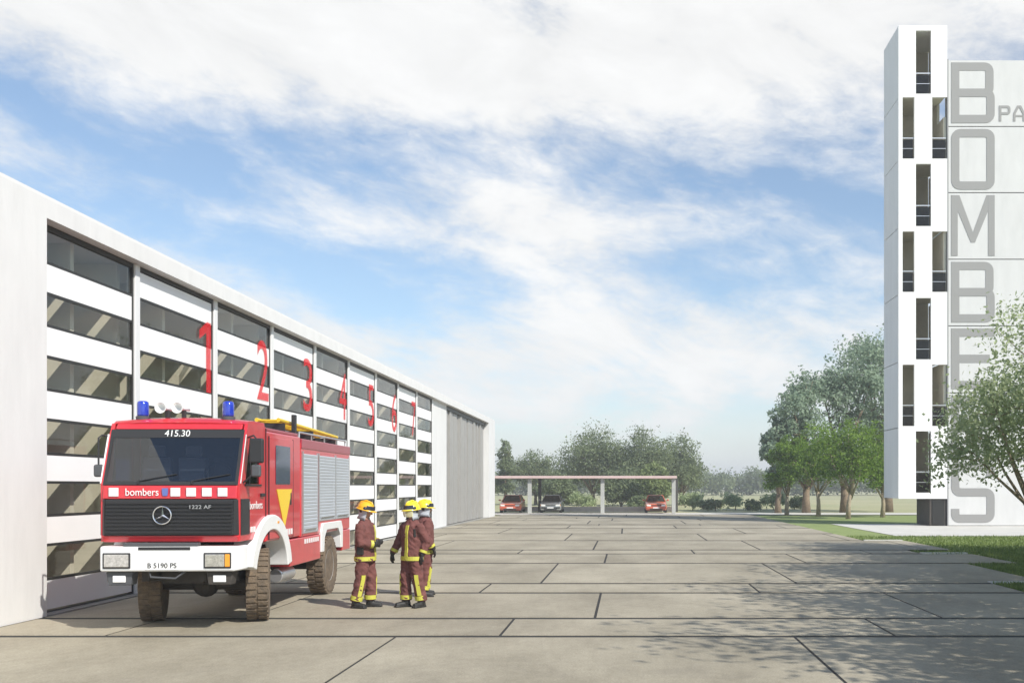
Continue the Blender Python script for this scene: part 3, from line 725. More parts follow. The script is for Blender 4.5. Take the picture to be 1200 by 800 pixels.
# --- cab shell
cab = MB()
cab.prism([(.10, 1.29), (.42, 1.29), (.42, 1.37), (.05, 1.385)], 'yz', -.955, .955)            # red lip below the grille
cab.prism([(.045, 1.905), (.16, 1.905), (.20, 2.09), (.075, 2.10)], 'yz', -.94, .94)           # red strip above the grille
cab.prism([(.362, 2.913), (.44, 2.913), (.50, 3.0), (.425, 3.0)], 'yz', -.90, .90)              # header over the windscreen
cab.prism([(.16, 1.31), (.22, 1.31), (.22, 2.08), (.16, 2.08)], 'yz', -.90, .90)                # bulkhead
cabo = cab.build('cab', m_fred, fe, bevel=.018)
rf = MB(); n_ = 9
for x0, x1 in zip([-.955 + 1.91 * i / n_ for i in range(n_)], [-.955 + 1.91 * (i + 1) / n_ for i in range(n_)]): pass
rings = []
for y, z, cr_ in ((.425, 3.0, .02), (.50, 3.04, .035), (.72, 3.06, .05), (1.22, 3.06, .05), (1.235, 2.99, .02)):
    up = [(-.955 + 1.91 * i / 12, y, z + cr_ * (1 - (abs(i - 6) / 6) ** 2.5)) for i in range(13)]
    dn = [(.955 - 1.91 * i / 12, y + (.02 if y < .6 else 0), 2.985) for i in range(13)]
    rings.append(up + dn)
rf.rings(rings); rf.build('roof', m_fred, cabo, smooth=False, bevel=.012)
for s in (-1, 1):
    a, b = (HW - .05, HW) if s > 0 else (-HW, -HW + .05)
    d = MB()
    d.prism([(.10, 1.30), (1.22, 1.30), (1.22, 2.12), (.98, 2.12), (.30, 2.12), (.085, 2.12)], 'yz', a, b)
    d.prism([(.98, 2.12), (1.22, 2.12), (1.22, 2.80), (.98, 2.80)], 'yz', a, b)
    d.prism([(.085, 2.12), (.30, 2.12), (.50, 2.80), (.33, 2.80)], 'yz', a, b)
    d.prism([(.33, 2.80), (.50, 2.80), (.98, 2.80), (1.22, 2.80), (1.22, 3.0), (.425, 3.0)], 'yz', a, b)
    door = d.build('door', m_fred, fe)
    a2, b2 = (HW - .034, HW - .022) if s > 0 else (-HW + .022, -HW + .034)
    X2([(.301, 2.121), (.979, 2.121), (.979, 2.799), (.501, 2.799)], 'window', m_sidew, door, a2, b2)
    fr = MB()
    e = (HW + .001, HW + .014) if s > 0 else (-HW - .014, -HW - .001)
    fr.prism([(.44, 2.12), (.475, 2.12), (.53, 2.80), (.495, 2.80)], 'yz', *e)
    fr.prism([(.28, 2.09), (1.0, 2.09), (1.0, 2.118), (.28, 2.118)], 'yz', *e); fr.build('window_frame', m_blk, door)
    MB().box(e[0], e[1], 1.205, 1.218, 1.32, 2.98).build('door_seam', m_blk, door)
    MB().box(e[0], e[1] + s * .02, .95, 1.1, 1.93, 1.98).build('handle', m_blk, door, bevel=.006)
    MB().box(*e, .105, .46, 1.39, 1.905).build('corner_panel', m_blk, door, bevel=.004)
    w1 = MB()
    for q in (.52, .64): w1.box(e[0], e[1], q, q + .07, 1.41, 1.49)
    w1.build('white_marking', m_fwhite, door)
    MB().prism([(s * .92, 2.12), (s * .90, 2.12), (s * .90, 2.80), (s * .92, 2.80)], 'xz', .36, .38).build('inner_pillar', m_blk, door)
    # white line along the windscreen edge
    X2([(.088, 2.13), (.11, 2.13), (.345, 2.84), (.325, 2.84)], 'edge_strip', m_fwhite, door, e[0], e[1] - s * .006)
text('lettering', 'bombers', .17, m_fwhite, fe, (HW + .006, .76, 1.80), (0, 1, 0), (0, 0, 1), width=.58)
scr = X2([(.083, 2.105), (.095, 2.105), (.372, 2.91), (.360, 2.91)], 'windscreen', m_scr, fe, -.945, .945)
bd = MB()
for x in (-.945, .90): bd.prism([(.077, 2.105), (.082, 2.105), (.359, 2.91), (.354, 2.91)], 'yz', x, x + .045)
bd.prism([(.313, 2.79), (.318, 2.79), (.359, 2.91), (.354, 2.91)], 'yz', -.899, .899)
bd.prism([(.077, 2.105), (.082, 2.105), (.098, 2.155), (.093, 2.155)], 'yz', -.899, .899)
bd.build('windscreen_border', m_blk, scr)
wv = MB()
for x in (-.45, .3): wv.tube([(x, .085, 2.16), (x + .2, .095, 2.2), (x + .52, .12, 2.26)], .008, 6); wv.tube([(x, .07, 2.12), (x, .085, 2.17)], .014, 6)
wv.build('wiper', m_blk, scr)
text('lettering', '415.30', .14, m_fwhite, scr, (-.0, .325, 2.85), (1, 0, 0), (0, .25, .737), width=.36)
# cab interior
it = MB(); it.box(-.9, .9, .24, 1.2, 1.92, 1.96); it.box(-.9, .9, 1.19, 1.21, 1.96, 2.97); it.box(-.88, .88, .24, .42, 1.97, 2.17)
it.build('interior', m_blk, fe)
for x in (-.52, .02, .54):
    se = MB(); se.box(x - .21, x + .21, .82, .94, 2.0, 2.52); se.box(x - .12, x + .12, .84, .92, 2.53, 2.70); se.box(x - .21, x + .21, .5, .82, 1.98, 2.1)
    se.build('seat', m_seat if x < .3 else m_grey, fe, bevel=.03)
MB().tube([(.54 + .2 * math.cos(t * .5236), .45 - .05 * math.sin(t * .5236), 2.26 + .17 * math.sin(t * .5236)) for t in range(13)], .015, 8).build('steering_wheel', m_blk, fe)
# --- grille
gr = MB(); gr.prism([(.03, 1.39), (.155, 1.39), (.155, 1.90), (.05, 1.90)], 'yz', -.90, .90)
for s in (-1, 1): gr.prism([(s * .90, .03), (s * .975, .12), (s * .975, .19), (s * .90, .155)], 'xy', 1.39, 1.90)
grille = gr.build('grille', m_blk, fe, bevel=.008)
sl_ = MB()
for k in range(9):
    z = 1.42 + k * .052; sl_.box(-.88, .88, .012 + k * .0017, .05, z, z + .018)
sl_.build('slats', mat('grille bars', (.016, .016, .018), .7), grille)
em = MB(); c = Vector((-.08, -.002, 1.675)); r_ = .125
em.tube([c + Vector((r_ * math.cos(2 * math.pi * k / 28), 0, r_ * math.sin(2 * math.pi * k / 28))) for k in range(29)], .0105, 8)
for k in range(3):
    a = math.pi / 2 + k * 2 * math.pi / 3; d = Vector((math.cos(a), 0, math.sin(a))); n = Vector((-d.z, 0, d.x))
    em.add([c + n * .022 - d * .012, c - n * .022 - d * .012, c + d * r_, c + Vector((0, -.02, 0))], [(0, 2, 3), (1, 3, 2), (0, 3, 1), (0, 1, 2)])
em.build('emblem', m_chrome, grille)
text('lettering', '1222 AF', .075, m_silver, grille, (.44, .0, 1.79), (1, 0, 0), (0, 0, 1), width=.3)
for x in (.0, .22, .44, .66, -.86):
    MB().prism([(x + .02, 1.945), (x + .15, 1.945), (x + .15, 2.065), (x + .02, 2.065)], 'xz', .034, .05).build('white_marking', m_fwhite, cabo)
text('lettering', 'bombers', .15, m_fwhite, cabo, (-.38, .038, 2.0), (1, 0, 0), (0, 0, 1), width=.46)
cre = MB(); cre.prism([(-.09, 1.95), (-.03, 1.95), (-.02, 2.0), (-.02, 2.06), (-.10, 2.06), (-.10, 2.0)], 'xz', .034, .05); cre.build('crest', mat('crest blue', (.12, .16, .42), .4), cabo)
# --- bumper
bu = MB(); bu.prism([(-.985, .10), (-.93, -.03), (.93, -.03), (.985, .10), (.985, .40), (-.985, .40)], 'xy', .88, 1.235)
bumper = bu.build('bumper', m_fwhite, fe, bevel=.03, seg=3)
MB().box(-.62, .42, -.015, .10, 1.237, 1.285).build('step', m_grey, bumper, bevel=.008)
MB().box(-.40, .32, -.036, -.022, 1.185, 1.228).build('air_slot', m_blk, bumper)
for s in (-1, 1):
    x = s * .70
    h_ = MB().box(x - .19, x + .19, -.045, -.022, .925, 1.145).build('headlight', m_blk, fe, bevel=.008)
    MB().box(x - .17, x + (.10 if s > 0 else .17), -.056, -.03, .945, 1.125).build('lens', m_headl, h_, bevel=.01)
    if s > 0: MB().box(x + .105, x + .175, -.055, -.03, .945, 1.125).build('indicator', m_amber, h_, bevel=.01)
    fl_ = MB().prism([(x - .16, .68), (x + .16, .68), (x + .19, .872), (x - .19, .872)], 'xz', .05, .25).build('fog_light', m_grey if s < 0 else m_chassis, fe, bevel=.015)
    MB().box(x - .09, x + .09, .035, .06, .72, .82).build('lens', m_fwhite, fl_, bevel=.01)
pl_ = MB().box(-.30, .16, -.036, -.028, .905, 1.02).build('number_plate', m_panelw, bumper)
text('lettering', 'B 5190 PS', .1, m_blk, pl_, (-.07, -.040, .963), (1, 0, 0), (0, 0, 1), width=.4)
MB().tube([(-.28, .05, .875), (-.24, .0, .80), (.1, 0, .78), (.22, .05, .875)], .014, 8).build('tow_bar', m_grey, bumper)
# --- front fenders
for s in (-1, 1):
    a, b = (.70, 1.035) if s > 0 else (-1.035, -.70)
    ring = MB(); cy, cz = 1.42, .66
    out, inn = [], []
    for k in range(25):
        t = R(10 + 156 * k / 24)
        out.append((cy + 1.02 * math.cos(t), cz + .985 * math.sin(t))); inn.append((cy + .80 * math.cos(t), cz + .75 * math.sin(t)))
    out = [(max(y, .405), z) for y, z in out]
    vs, fs = [], []
    for x in (a, b):
        vs += [(x, p[0], p[1]) for p in out] + [(x, p[0], p[1]) for p in inn]
    n = 25
    for i in range(n - 1):
        fs += [(i, i + 1, n + i + 1, n + i), (2 * n + i, 3 * n + i, 3 * n + i + 1, 2 * n + i + 1), (i, 2 * n + i, 2 * n + i + 1, i + 1), (n + i, n + i + 1, 3 * n + i + 1, 3 * n + i)]
    fs += [(0, n, 3 * n, 2 * n), (n - 1, 3 * n - 1, 4 * n - 1, 2 * n - 1)]
    ring.add(vs, fs); fd = ring.build('fender', m_fwhite, fe, bevel=.02)
    MB().box(s * 1.036 - .006, s * 1.036 + .006, 1.62, 1.70, 1.50, 1.535).build('indicator', m_amber, fd)
    MB().box(s * .40 - .28, s * .40 + .28, .9, 1.95, .66, 1.29).build('wheel_well', m_blk, fd)
# --- wheels
def wheel(x, y, steer, s):
    w = empty('wheel', (x, y, .56)); w.rotation_euler = (0, 0, steer); w.parent = fe
    t = MB(); t.lathe([(.30, -.14), (.40, -.165), (.50, -.165), (.535, -.15), (.545, -.10), (.545, .10), (.535, .15), (.50, .165), (.40, .165), (.30, .14)], 'x', 40)
    for k in range(34):
        a = 2 * math.pi * k / 34; mt = Matrix.Rotation(a, 4, 'X')
        for sx in (-1, 1):
            a2 = a + (0 if sx > 0 else math.pi / 34); mt = Matrix.Rotation(a2, 4, 'X')
            t.box(sx * .012 if sx > 0 else -.155, .155 if sx > 0 else -.012, -.028, .028, .53, .562, mt)
    t.build('tyre', m_mud, w)
    rm = MB(); rm.lathe([(.05, s * .10), (.09, s * .13), (.12, s * .11), (.13, s * .03), (.24, s * .02), (.27, s * .10), (.305, s * .145), (.31, s * .12), (.30, 0)], 'x', 28); rm.build('rim', m_rim, w)
    bt = MB()
    for k in range(8):
        a = 2 * math.pi * k / 8; bt.tube([(s * .02, .19 * math.cos(a), .19 * math.sin(a)), (s * .05, .19 * math.cos(a), .19 * math.sin(a))], .016, 6)
    bt.build('wheel_nut', m_silver, w)
for x, y, st_ in ((.80, 1.42, R(16)), (-.80, 1.42, R(16)), (.80, 5.2, 0), (-.80, 5.2, 0)): wheel(x, y, st_, 1 if x > 0 else -1)
ch_ = MB()
for s in (-1, 1): ch_.box(s * .40 - .05, s * .40 + .05, .2, 6.6, .72, .94)
for y in (1.42, 5.2): ch_.tube([(-.7, y, .56), (.7, y, .56)], .085, 10); ch_.ball((0, y, .56), .2, 12, 8)
ch_.tube([(0, 1.6, .6), (0, 5.1, .6)], .05, 8); ch_.box(-.3, .3, .5, 1.2, .66, 1.25); ch_.box(-.62, .62, 2.3, 4.4, .70, 1.0)
ch_.build('chassis', m_chassis, fe)
MB().tube([(.78, 2.35, .60), (.78, 3.1, .60)], .12, 16).build('air_tank', m_silver, fe, bevel=.02)
# --- crew compartment and body
cw = MB(); cw.box(-HW, HW, 1.245, 3.10, 1.22, 2.945)
crew = cw.build('crew_cab', m_fred, fe, bevel=.03)
for s in (-1, 1):
    e = (HW + .002, HW + .016) if s > 0 else (-HW - .016, -HW - .002)
    cd = MB().box(*e, 1.36, 2.62, 1.26, 2.86).build('door', m_fred, crew, bevel=.005)
    e2 = (e[0] + s * .016, e[1] + s * .010) if s > 0 else (e[0] - .010, e[1] - .016)
    ws = MB().box(*e2, 1.66, 2.42, 2.12, 2.74).build('window', mat('crew window glass', (.05, .065, .10), .05, spec=.9), cd, bevel=.004)
    MB().box(*e2, 2.42, 2.5, 1.78, 1.98).build('handle', m_blk, cd, bevel=.004)
    MB().prism([(1.70, 2.04), (2.52, 2.04), (2.11, 1.40)], 'yz', *e2).build('triangle_marking', m_yelm, cd)
    sg_ = MB()
    for q in (1.352, 2.625): sg_.box(e[0] - .001 if s > 0 else e[0], e[1] + (.0015 if s > 0 else 0), q - .006, q + .006, 1.25, 2.87)
    sg_.build('door_seam', m_blk, crew)
    wm = MB()
    for q in range(5): wm.box(*e2, 2.66 + q * .0 if False else 1.95 + q * .13, 2.03 + q * .13, 1.29, 1.385)
    wm.build('white_marking', m_fwhite, cd)
by0, by1, bz0, bz1 = 3.115, 6.72, 1.20, 2.86
bo = MB(); bo.box(-HW, HW, by0, by1, bz0, bz1); body = bo.build('equipment_body', m_fred, fe, bevel=.03)
MB().box(-HW - .012, HW + .012, by0 + .02, by1 + .01, bz1 - .12, bz1 + .06).build('roof_rim', m_dred, fe, bevel=.02)
MB().box(-HW + .03, HW - .03, 1.30, 3.06, 2.948, 3.0).build('crew_roof', m_dred, fe, bevel=.015)
for s in (-1, 1):
    for (y0, y1) in ((3.22, 4.12), (4.26, 5.42), (5.50, 6.56)):
        if y0 > 5 or y0 < 4 or True:
            zb_ = 1.44 if y0 > 4 else 1.26
            prof = [];
            nsl = 22
            for k in range(nsl):
                z0 = zb_ + (2.66 - zb_) * k / nsl; z1 = zb_ + (2.66 - zb_) * (k + 1) / nsl
                prof += [(s * (HW + .010), z0), (s * (HW + .018), z0 + (z1 - z0) * .25), (s * (HW + .018), z1 - (z1 - z0) * .2)]
            prof += [(s * (HW + .010), 2.66), (s * (HW + .002), 2.66), (s * (HW + .002), zb_)]
            sh_ = MB().prism(prof, 'xz', y0, y1).build('roller_shutter', m_shut, fe)
            e = (HW + .019, HW + .035) if s > 0 else (-HW - .035, -HW - .019)
            MB().box(*e, y0 + .1, y1 - .1, zb_ + .05, zb_ + .075).build('handle', m_chrome, sh_)
            fr = MB(); e = (HW + .002, HW + .026) if s > 0 else (-HW - .026, -HW - .002)
            fr.box(*e, y0 - .045, y0 - .002, zb_, 2.70); fr.box(*e, y1 + .002, y1 + .035, zb_, 2.70); fr.build('guide_rail', m_silver, sh_)
    a, b = (.62, HW + .012) if s > 0 else (-HW - .012, -.62)
    MB().box(a, b, 2.44, 4.36, .74, 1.198).build('skirt', m_fred, fe, bevel=.02)
    MB().box(a, b, 6.02, 6.70, .78, 1.198).build('skirt', m_fred, fe, bevel=.02)
    a3, b3 = (.66, HW + .035) if s > 0 else (-HW - .035, -.66)
    X2([(4.38, .86), (4.56, .86), (4.60, 1.12), (4.76, 1.26), (5.64, 1.26), (5.80, 1.12), (5.84, .86), (6.0, .86), (6.0, 1.25), (5.88, 1.40), (4.5, 1.40), (4.38, 1.25)], 'rear_fender', m_fwhite, fe, a3, b3, bevel=.012)
    e = (HW + .013, HW + .02) if s > 0 else (-HW - .02, -HW - .013)
    wm = MB()
    for q in range(7): wm.box(*e, 3.3 + q * .14, 3.38 + q * .14, 1.08, 1.16)
    wm.build('white_marking', m_fwhite, fe)
# --- roof gear
for s in (-1, 1):
    ra = MB(); ra.tube([(s * .92, 3.2, 2.93), (s * .92, 3.2, 3.03), (s * .92, 6.55, 3.03), (s * .92, 6.55, 2.93)], .018, 8)
    for y in (4.0, 4.9, 5.8): ra.tube([(s * .92, y, 2.92), (s * .92, y, 3.03)], .014, 6)
    ra.build('roof_rail', m_silver, fe)
la = MB()
for x in (.42, .78): la.tube([(x, 2.5, 3.20), (x, 6.4, 3.10)], .035, 8)
for k in range(14): la.tube([(.42, 2.6 + k * .28, 3.197 - k * .0072), (.78, 2.6 + k * .28, 3.197 - k * .0072)], .018, 6)
ladder = la.build('ladder', m_yel, fe)
lb = MB()
for y in (2.65, 4.4, 6.2): lb.box(.36, .84, y - .03, y + .03, 2.99 if y < 3.1 else 2.915, 3.155 - (y - 2.5) * .022)
lb.build('ladder_rest', m_blk, fe)
MB().box(.86, .93, 2.95, 3.05, 2.95, 3.32).build('roof_post', m_blk, fe, bevel=.01)
MB().box(-.75, .1, 3.5, 5.6, 2.925, 3.08).build('roof_box', m_grey, fe, bevel=.02)
for s in (-1, 1):
    be = MB().lathe([(.095, 3.06), (.10, 3.115), (.09, 3.12)], 'z', 20, (s * .62, .62, 0)).build('beacon', m_grey, fe)
    MB().lathe([(.078, 3.122), (.082, 3.15), (.082, 3.29), (.076, 3.33), (.05, 3.345), (.01, 3.348)], 'z', 22, (s * .62, .62, 0)).build('lens', m_blue, be, smooth=True)
for x in (-.32, -.08):
    ho_ = MB().lathe([(.02, .95), (.025, .72), (.045, .58), (.085, .50), (.075, .505), (.02, .6)], 'y', 16, (x, 0, 3.24)).build('horn', m_fwhite, fe, smooth=True)
    MB().box(x - .02, x + .02, .72, .80, 3.08, 3.22).build('bracket', m_blk, ho_)
for s in (-1, 1):
    mi = MB(); ax = 1.16 if s > 0 else 1.06
    mi.tube([(s * .97, .42, 2.80), (s * (ax - .04), .22, 2.82), (s * ax, .2, 2.78), (s * ax, .2, 2.30), (s * (ax - .04), .2, 2.26), (s * .98, .2, 2.14)], .013, 8)
    arm = mi.build('mirror_arm', m_blk, fe)
    if s > 0: MB().box(s * 1.17 - .10, s * 1.17 + .10, .17, .25, 2.42, 2.78).build('mirror', m_blk, arm, bevel=.03, seg=3)
    MB().box(s * ax - .07, s * ax + .07, .18, .25, 2.22, 2.40).build('wide_mirror', m_grey, arm, bevel=.03, seg=3)

# ================================================================== firefighters
m_skin = mat('skin', (.50, .29, .20), .55)
m_jack = mat('maroon turnout cloth', (.145, .052, .045), .9, var=.2, vscale=9, bump=.5, bscale=18)
m_glove = mat('black leather', (.02, .019, .018), .6, bump=.2, bscale=60)
m_band = mat('reflective yellow band', (.52, .50, .07), .5)
m_hely = mat('lemon yellow helmet', (.78, .62, .03), .3, coat=.5); m_helo = mat('amber yellow helmet', (.80, .44, .02), .3, coat=.5)
m_flap = mat('pale neck cloth', (.42, .45, .49), .8)
m_strap = mat('dark visor', (.03, .035, .05), .15)
m_hair = mat('dark hair', (.03, .02, .015), .8)
seed_ = [0.0]
def solid(mb, name, m, parent, voxel, fold=0, smooth=6):
    o = bpy.data.objects.new(name, mb.mesh(name)); COL.objects.link(o)
    r = o.modifiers.new('r', 'REMESH'); r.mode = 'VOXEL'; r.voxel_size = voxel; r.use_smooth_shade = True
    q = o.modifiers.new('s', 'SMOOTH'); q.iterations = smooth; q.factor = .5
    dg = bpy.context.evaluated_depsgraph_get(); dg.update()
    me = bpy.data.meshes.new_from_object(o.evaluated_get(dg)); bpy.data.objects.remove(o); me.name = name
    if fold:
        for v in me.vertices:
            q = Vector((v.co.x * 9, v.co.y * 9, v.co.z * 13 + v.co.x * 10)) + Vector((seed_[0], 0, 0))
            v.co += v.normal * (mnoise.noise(q) * fold + mnoise.noise(q * 2.3) * fold * .5)
    return link(name, me, m, parent, smooth=True)
def oval(z, rx, ry, n=24, cx=0, cy=0):
    return [(cx + rx * math.cos(2 * math.pi * k / n), cy + ry * math.sin(2 * math.pi * k / n), z) for k in range(n)]
def person(loc, rz, label, legs, arms, helmet, head_tilt=0, visor=False):
    """legs/arms: [(hip/shoulder, knee/elbow, ankle/wrist, toe/finger direction)] for the -x and +x side; faces -y"""
    b = MB(); V = Vector; seed_[0] += 7.3
    b.rings([oval(.86, .13, .10), oval(.95, .165, .115), oval(1.08, .145, .10), oval(1.25, .165, .115), oval(1.38, .185, .115), oval(1.45, .13, .085), oval(1.49, .065, .06)])
    b.tube([(0, .01, 1.44), (0, 0, 1.6)], [.062, .056], 14)
    hc = V((0, -.012, 1.655)); T = Matrix.Rotation(head_tilt, 3, 'X')
    def hp(x, y, z): return T @ V((x, y, z)) + hc
    b.ball(hc, .1, 20, 14, (.80, .98, 1.15), T); b.ball(hp(0, -.015, -.055), .072, 16, 10, (.85, .98, .85), T)
    b.tube([hp(0, -.095, .02), hp(0, -.125, -.022), hp(0, -.09, -.032)], [.009, .017, .012], 8)
    for s in (-1, 1): b.ball(hp(s * .08, .01, -.005), .026, 8, 8, (.35, .75, 1.2), T)
    gls = []
    for (h_, k_, a_, toe) in legs:
        b.tube([h_, V(h_).lerp(V(k_), .5), k_, V(k_).lerp(V(a_), .35), a_], [.088, .078, .056, .058, .042], 14)
        d = V(toe); b.tube([V(a_) + V((0, 0, -.04)) - d * .05, V(a_) + V((0, 0, -.055)) + d * .16], [.045, .032], 10)
    for (s_, e_, w_, fd) in arms:
        s_, e_, w_, fd = V(s_), V(e_), V(w_), V(fd).normalized(); gl = MB(); gls.append(gl)
        b.tube([s_, e_, w_], [.054, .043, .032], 12)
        side = fd.cross(V((0, -1, 0)) if abs(fd.y) < .8 else V((0, 0, 1))).normalized(); nrm = fd.cross(side)
        for tgt, inf in ((b, 0), (gl, .006)):
            tgt.tube([w_ - fd * .03, w_ + fd * .04, w_ + fd * .085], [.030 + inf, .040 + inf, .036 + inf], 10, flat=.62)
            for j, (off, ln) in enumerate(((-.030, .062), (-.010, .075), (.011, .070), (.030, .055))):
                p0 = w_ + fd * .078 + side * off; p1 = p0 + fd * ln * .55 + nrm * .006; p2 = p1 + fd * ln * .42 + nrm * .03
                tgt.tube([p0, p1, p2], [.0095 + inf, .009 + inf, .0075 + inf], 7)
            q0 = w_ + fd * .03 - side * .03; tgt.tube([q0, q0 - side * .03 + fd * .035, q0 - side * .032 + fd * .07 + nrm * .015], [.012 + inf, .0105 + inf, .009 + inf], 7)
        gl.tube([w_ - fd * .09, w_ - fd * .0], [.052, .044], 12)
    p = solid(b, 'person', m_skin, None, .011, smooth=4)
    p.location = loc; p.rotation_euler = (0, 0, rz); tag(p, label, 'firefighter', 'firefighters talking beside the fire engine')
    for gl in gls: solid(gl, 'glove', m_glove, p, .008, smooth=2)
    MB().box(.155, .20, -.10, -.02, 1.22, 1.36).build('radio', m_glove, p, bevel=.008)
    MB().box(-.24, -.17, -.06, .06, .92, 1.06).build('pouch', m_glove, p, bevel=.012)
    ey = MB()
    for s in (-1, 1): ey.ball(hp(s * .032, -.082, .012), .012, 8, 6)
    ey.build('eyes', m_strap, p, smooth=True)
    mo = MB(); mo.tube([hp(-.022, -.083, -.062), hp(0, -.091, -.064), hp(.022, -.083, -.062)], .006, 6); mo.build('mouth', mat('lips', (.36, .14, .11), .5), p)
    ha = MB(); ha.ball(hp(0, .022, .018), .104, 16, 10, (.84, .95, 1.12), T); ha.build('hair', m_hair, p, smooth=True)
    # trousers
    t = MB(); t.rings([oval(.80, .18, .145), oval(.9, .19, .15), oval(1.0, .18, .14)])
    for (h_, k_, a_, toe) in legs:
        h_, k_, a_ = V(h_), V(k_), V(a_); t.tube([h_ + V((0, 0, .03)), h_.lerp(k_, .5), k_, k_.lerp(a_, .5), a_ + V((0, 0, .06)), a_ + V((0, 0, .015))], [.118, .112, .098, .096, .100, .098], 18)
    tr = solid(t, 'trousers', m_jack, p, .016, .020, smooth=5)
    # jacket
    j = MB(); j.rings([oval(.80, .225, .175), oval(.86, .222, .172), oval(1.0, .21, .16), oval(1.16, .215, .16), oval(1.30, .225, .16), oval(1.40, .215, .145), oval(1.47, .145, .105), oval(1.52, .09, .082)], True)
    for (s_, e_, w_, fd) in arms:
        s_, e_, w_ = V(s_), V(e_), V(w_); j.tube([s_.lerp(e_, -.15), s_.lerp(e_, .3), s_.lerp(e_, .75), e_, e_.lerp(w_, .5), e_.lerp(w_, .86)], [.078, .084, .074, .076, .068, .060], 16)
    ja = solid(j, 'jacket', m_jack, p, .016, .017, smooth=4)
    # reflective bands
    def band(name, par, pts, r):
        q = MB(); q.tube(pts, r, 20, True); return q.build(name, m_band, par, smooth=False)
    def hoop(par, z0, z1, rx, ry):
        q = MB(); n = 28; o_ = [oval(z, rx * k, ry * k, n) for z, k in ((z0, .93), (z0, 1.0), (z1, 1.0), (z1, .93))]
        q.rings(o_ + [o_[0]], False); return q.build('reflective_band', m_band, par)
    hoop(ja, .815, .885, .229, .179)
    q = MB()
    for z0, z1, r0, r1 in ((.886, 1.0, .176, .166), (1.0, 1.16, .166, .166), (1.16, 1.30, .166, .166), (1.30, 1.42, .166, .142)):
        q.add([(.02, -r0, z0), (.085, -r0 * .97, z0), (.085, -r1 * .97, z1), (.02, -r1, z1), (.02, -r0 + .03, z0), (.085, -r0 * .97 + .03, z0), (.085, -r1 * .97 + .03, z1), (.02, -r1 + .03, z1)],
              [(0, 1, 2, 3), (4, 7, 6, 5), (0, 3, 7, 4), (1, 5, 6, 2)])
    q.build('reflective_band', m_band, ja)
    for (s_, e_, w_, fd) in arms:
        e_, w_ = V(e_), V(w_); band('reflective_band', ja, [e_.lerp(w_, .60), e_.lerp(w_, .78)], .069)
    for i, (h_, k_, a_, toe) in enumerate(legs):
        k_, a_, h_ = V(k_), V(a_), V(h_); band('reflective_band', tr, [k_.lerp(a_, .72), k_.lerp(a_, .90)], .1035)
        sx = -1 if i == 0 else 1; o = V((sx * .7, -.7, 0)); w = V((.7, sx * .7 * 1.0, 0)); w = V((-o.y, o.x, 0)); q = MB(); R_ = .104; m1 = h_.lerp(k_, .82)
        pts = [(m1, .112), (k_, .106), (k_.lerp(a_, .5), .104), (k_.lerp(a_, .73), .105)]
        for (A, ra_), (B_, rb_) in zip(pts, pts[1:]):
            q.add([A + o * ra_ - w * .034, A + o * ra_ + w * .034, B_ + o * rb_ + w * .034, B_ + o * rb_ - w * .034, A + o * (ra_ - .03) - w * .034, A + o * (ra_ - .03) + w * .034, B_ + o * (rb_ - .03) + w * .034, B_ + o * (rb_ - .03) - w * .034],
                  [(0, 1, 2, 3), (4, 7, 6, 5), (0, 3, 7, 4), (1, 5, 6, 2)])
        q.build('reflective_band', m_band, tr)
    # boots
    for (h_, k_, a_, toe) in legs:
        a_, d = V(a_), V(toe); q = MB(); z0 = a_.z - .1
        q.tube([a_ + V((0, 0, .10)), a_ + V((0, 0, -.02)), V((a_.x, a_.y, z0 + .05)) + d * .01], [.074, .068, .058], 14)
        q.tube([V((a_.x, a_.y, z0 + .045)) - d * .07, V((a_.x, a_.y, z0 + .05)) + d * .06, V((a_.x, a_.y, z0 + .042)) + d * .19], [.045, .056, .040], 14)
        q.box(-.048, .048, -.085, .205, 0, .025, Matrix.Translation((a_.x, a_.y, z0)) @ Matrix.Rotation(math.atan2(d.x, -d.y) + math.pi, 4, 'Z') @ Matrix.Scale(1, 4))
        solid(q, 'boot', m_glove, p, .010, smooth=3)
    # helmet: shell, brim, comb, visor, neck cloth
    he = MB(); rs = []
    for i in range(9):
        ph = R(-6 + 95 * i / 8); rs.append([hp(.125 * math.cos(ph) * math.cos(2 * math.pi * k / 22), .012 + .150 * math.cos(ph) * math.sin(2 * math.pi * k / 22), .045 + .125 * math.sin(ph)) for k in range(22)])
    he.rings(rs); hel = he.build('helmet', helmet, p, smooth=True)
    br = MB(); n = 22
    br.rings([[hp((.120 + e) * math.cos(2 * math.pi * k / n), .012 + (.145 + e + (.03 if math.sin(2 * math.pi * k / n) < -.3 else 0) * (e > .01)) * math.sin(2 * math.pi * k / n), z) for k in range(n)] for e, z in ((0, .05), (.028, .030), (.026, .022), (0, .038))], False)
    br.build('brim', helmet, hel, smooth=True)
    cm = MB(); cm.tube([hp(0, -.12, .10), hp(0, -.07, .165), hp(0, .03, .185), hp(0, .12, .145), hp(0, .165, .07)], .016, 8); cm.build('comb', helmet, hel, smooth=True)
    for s in (-1, 1): MB().ball(hp(s * .122, -.02, .055), .035, 10, 8, (.4, 1, 1), T).build('visor_hinge', m_strap, hel, smooth=True)
    vi = MB(); r2 = []
    for z, k_ in ((.035, 1.03), (.075, 1.04), (.115, .98)):
        r2.append([hp(.126 * k_ * math.cos(R(200 + 140 * k / 12)), .012 + .155 * k_ * math.sin(R(200 + 140 * k / 12)), z) for k in range(13)])
    zz = [list(reversed(r)) for r in r2]
    inner = [[T @ ((T.inverted() @ (V(v) - hc)) * .965) + hc for v in r] for r in r2]
    vs = [v for r in r2 for v in r] + [v for r in inner for v in r]; fs = []
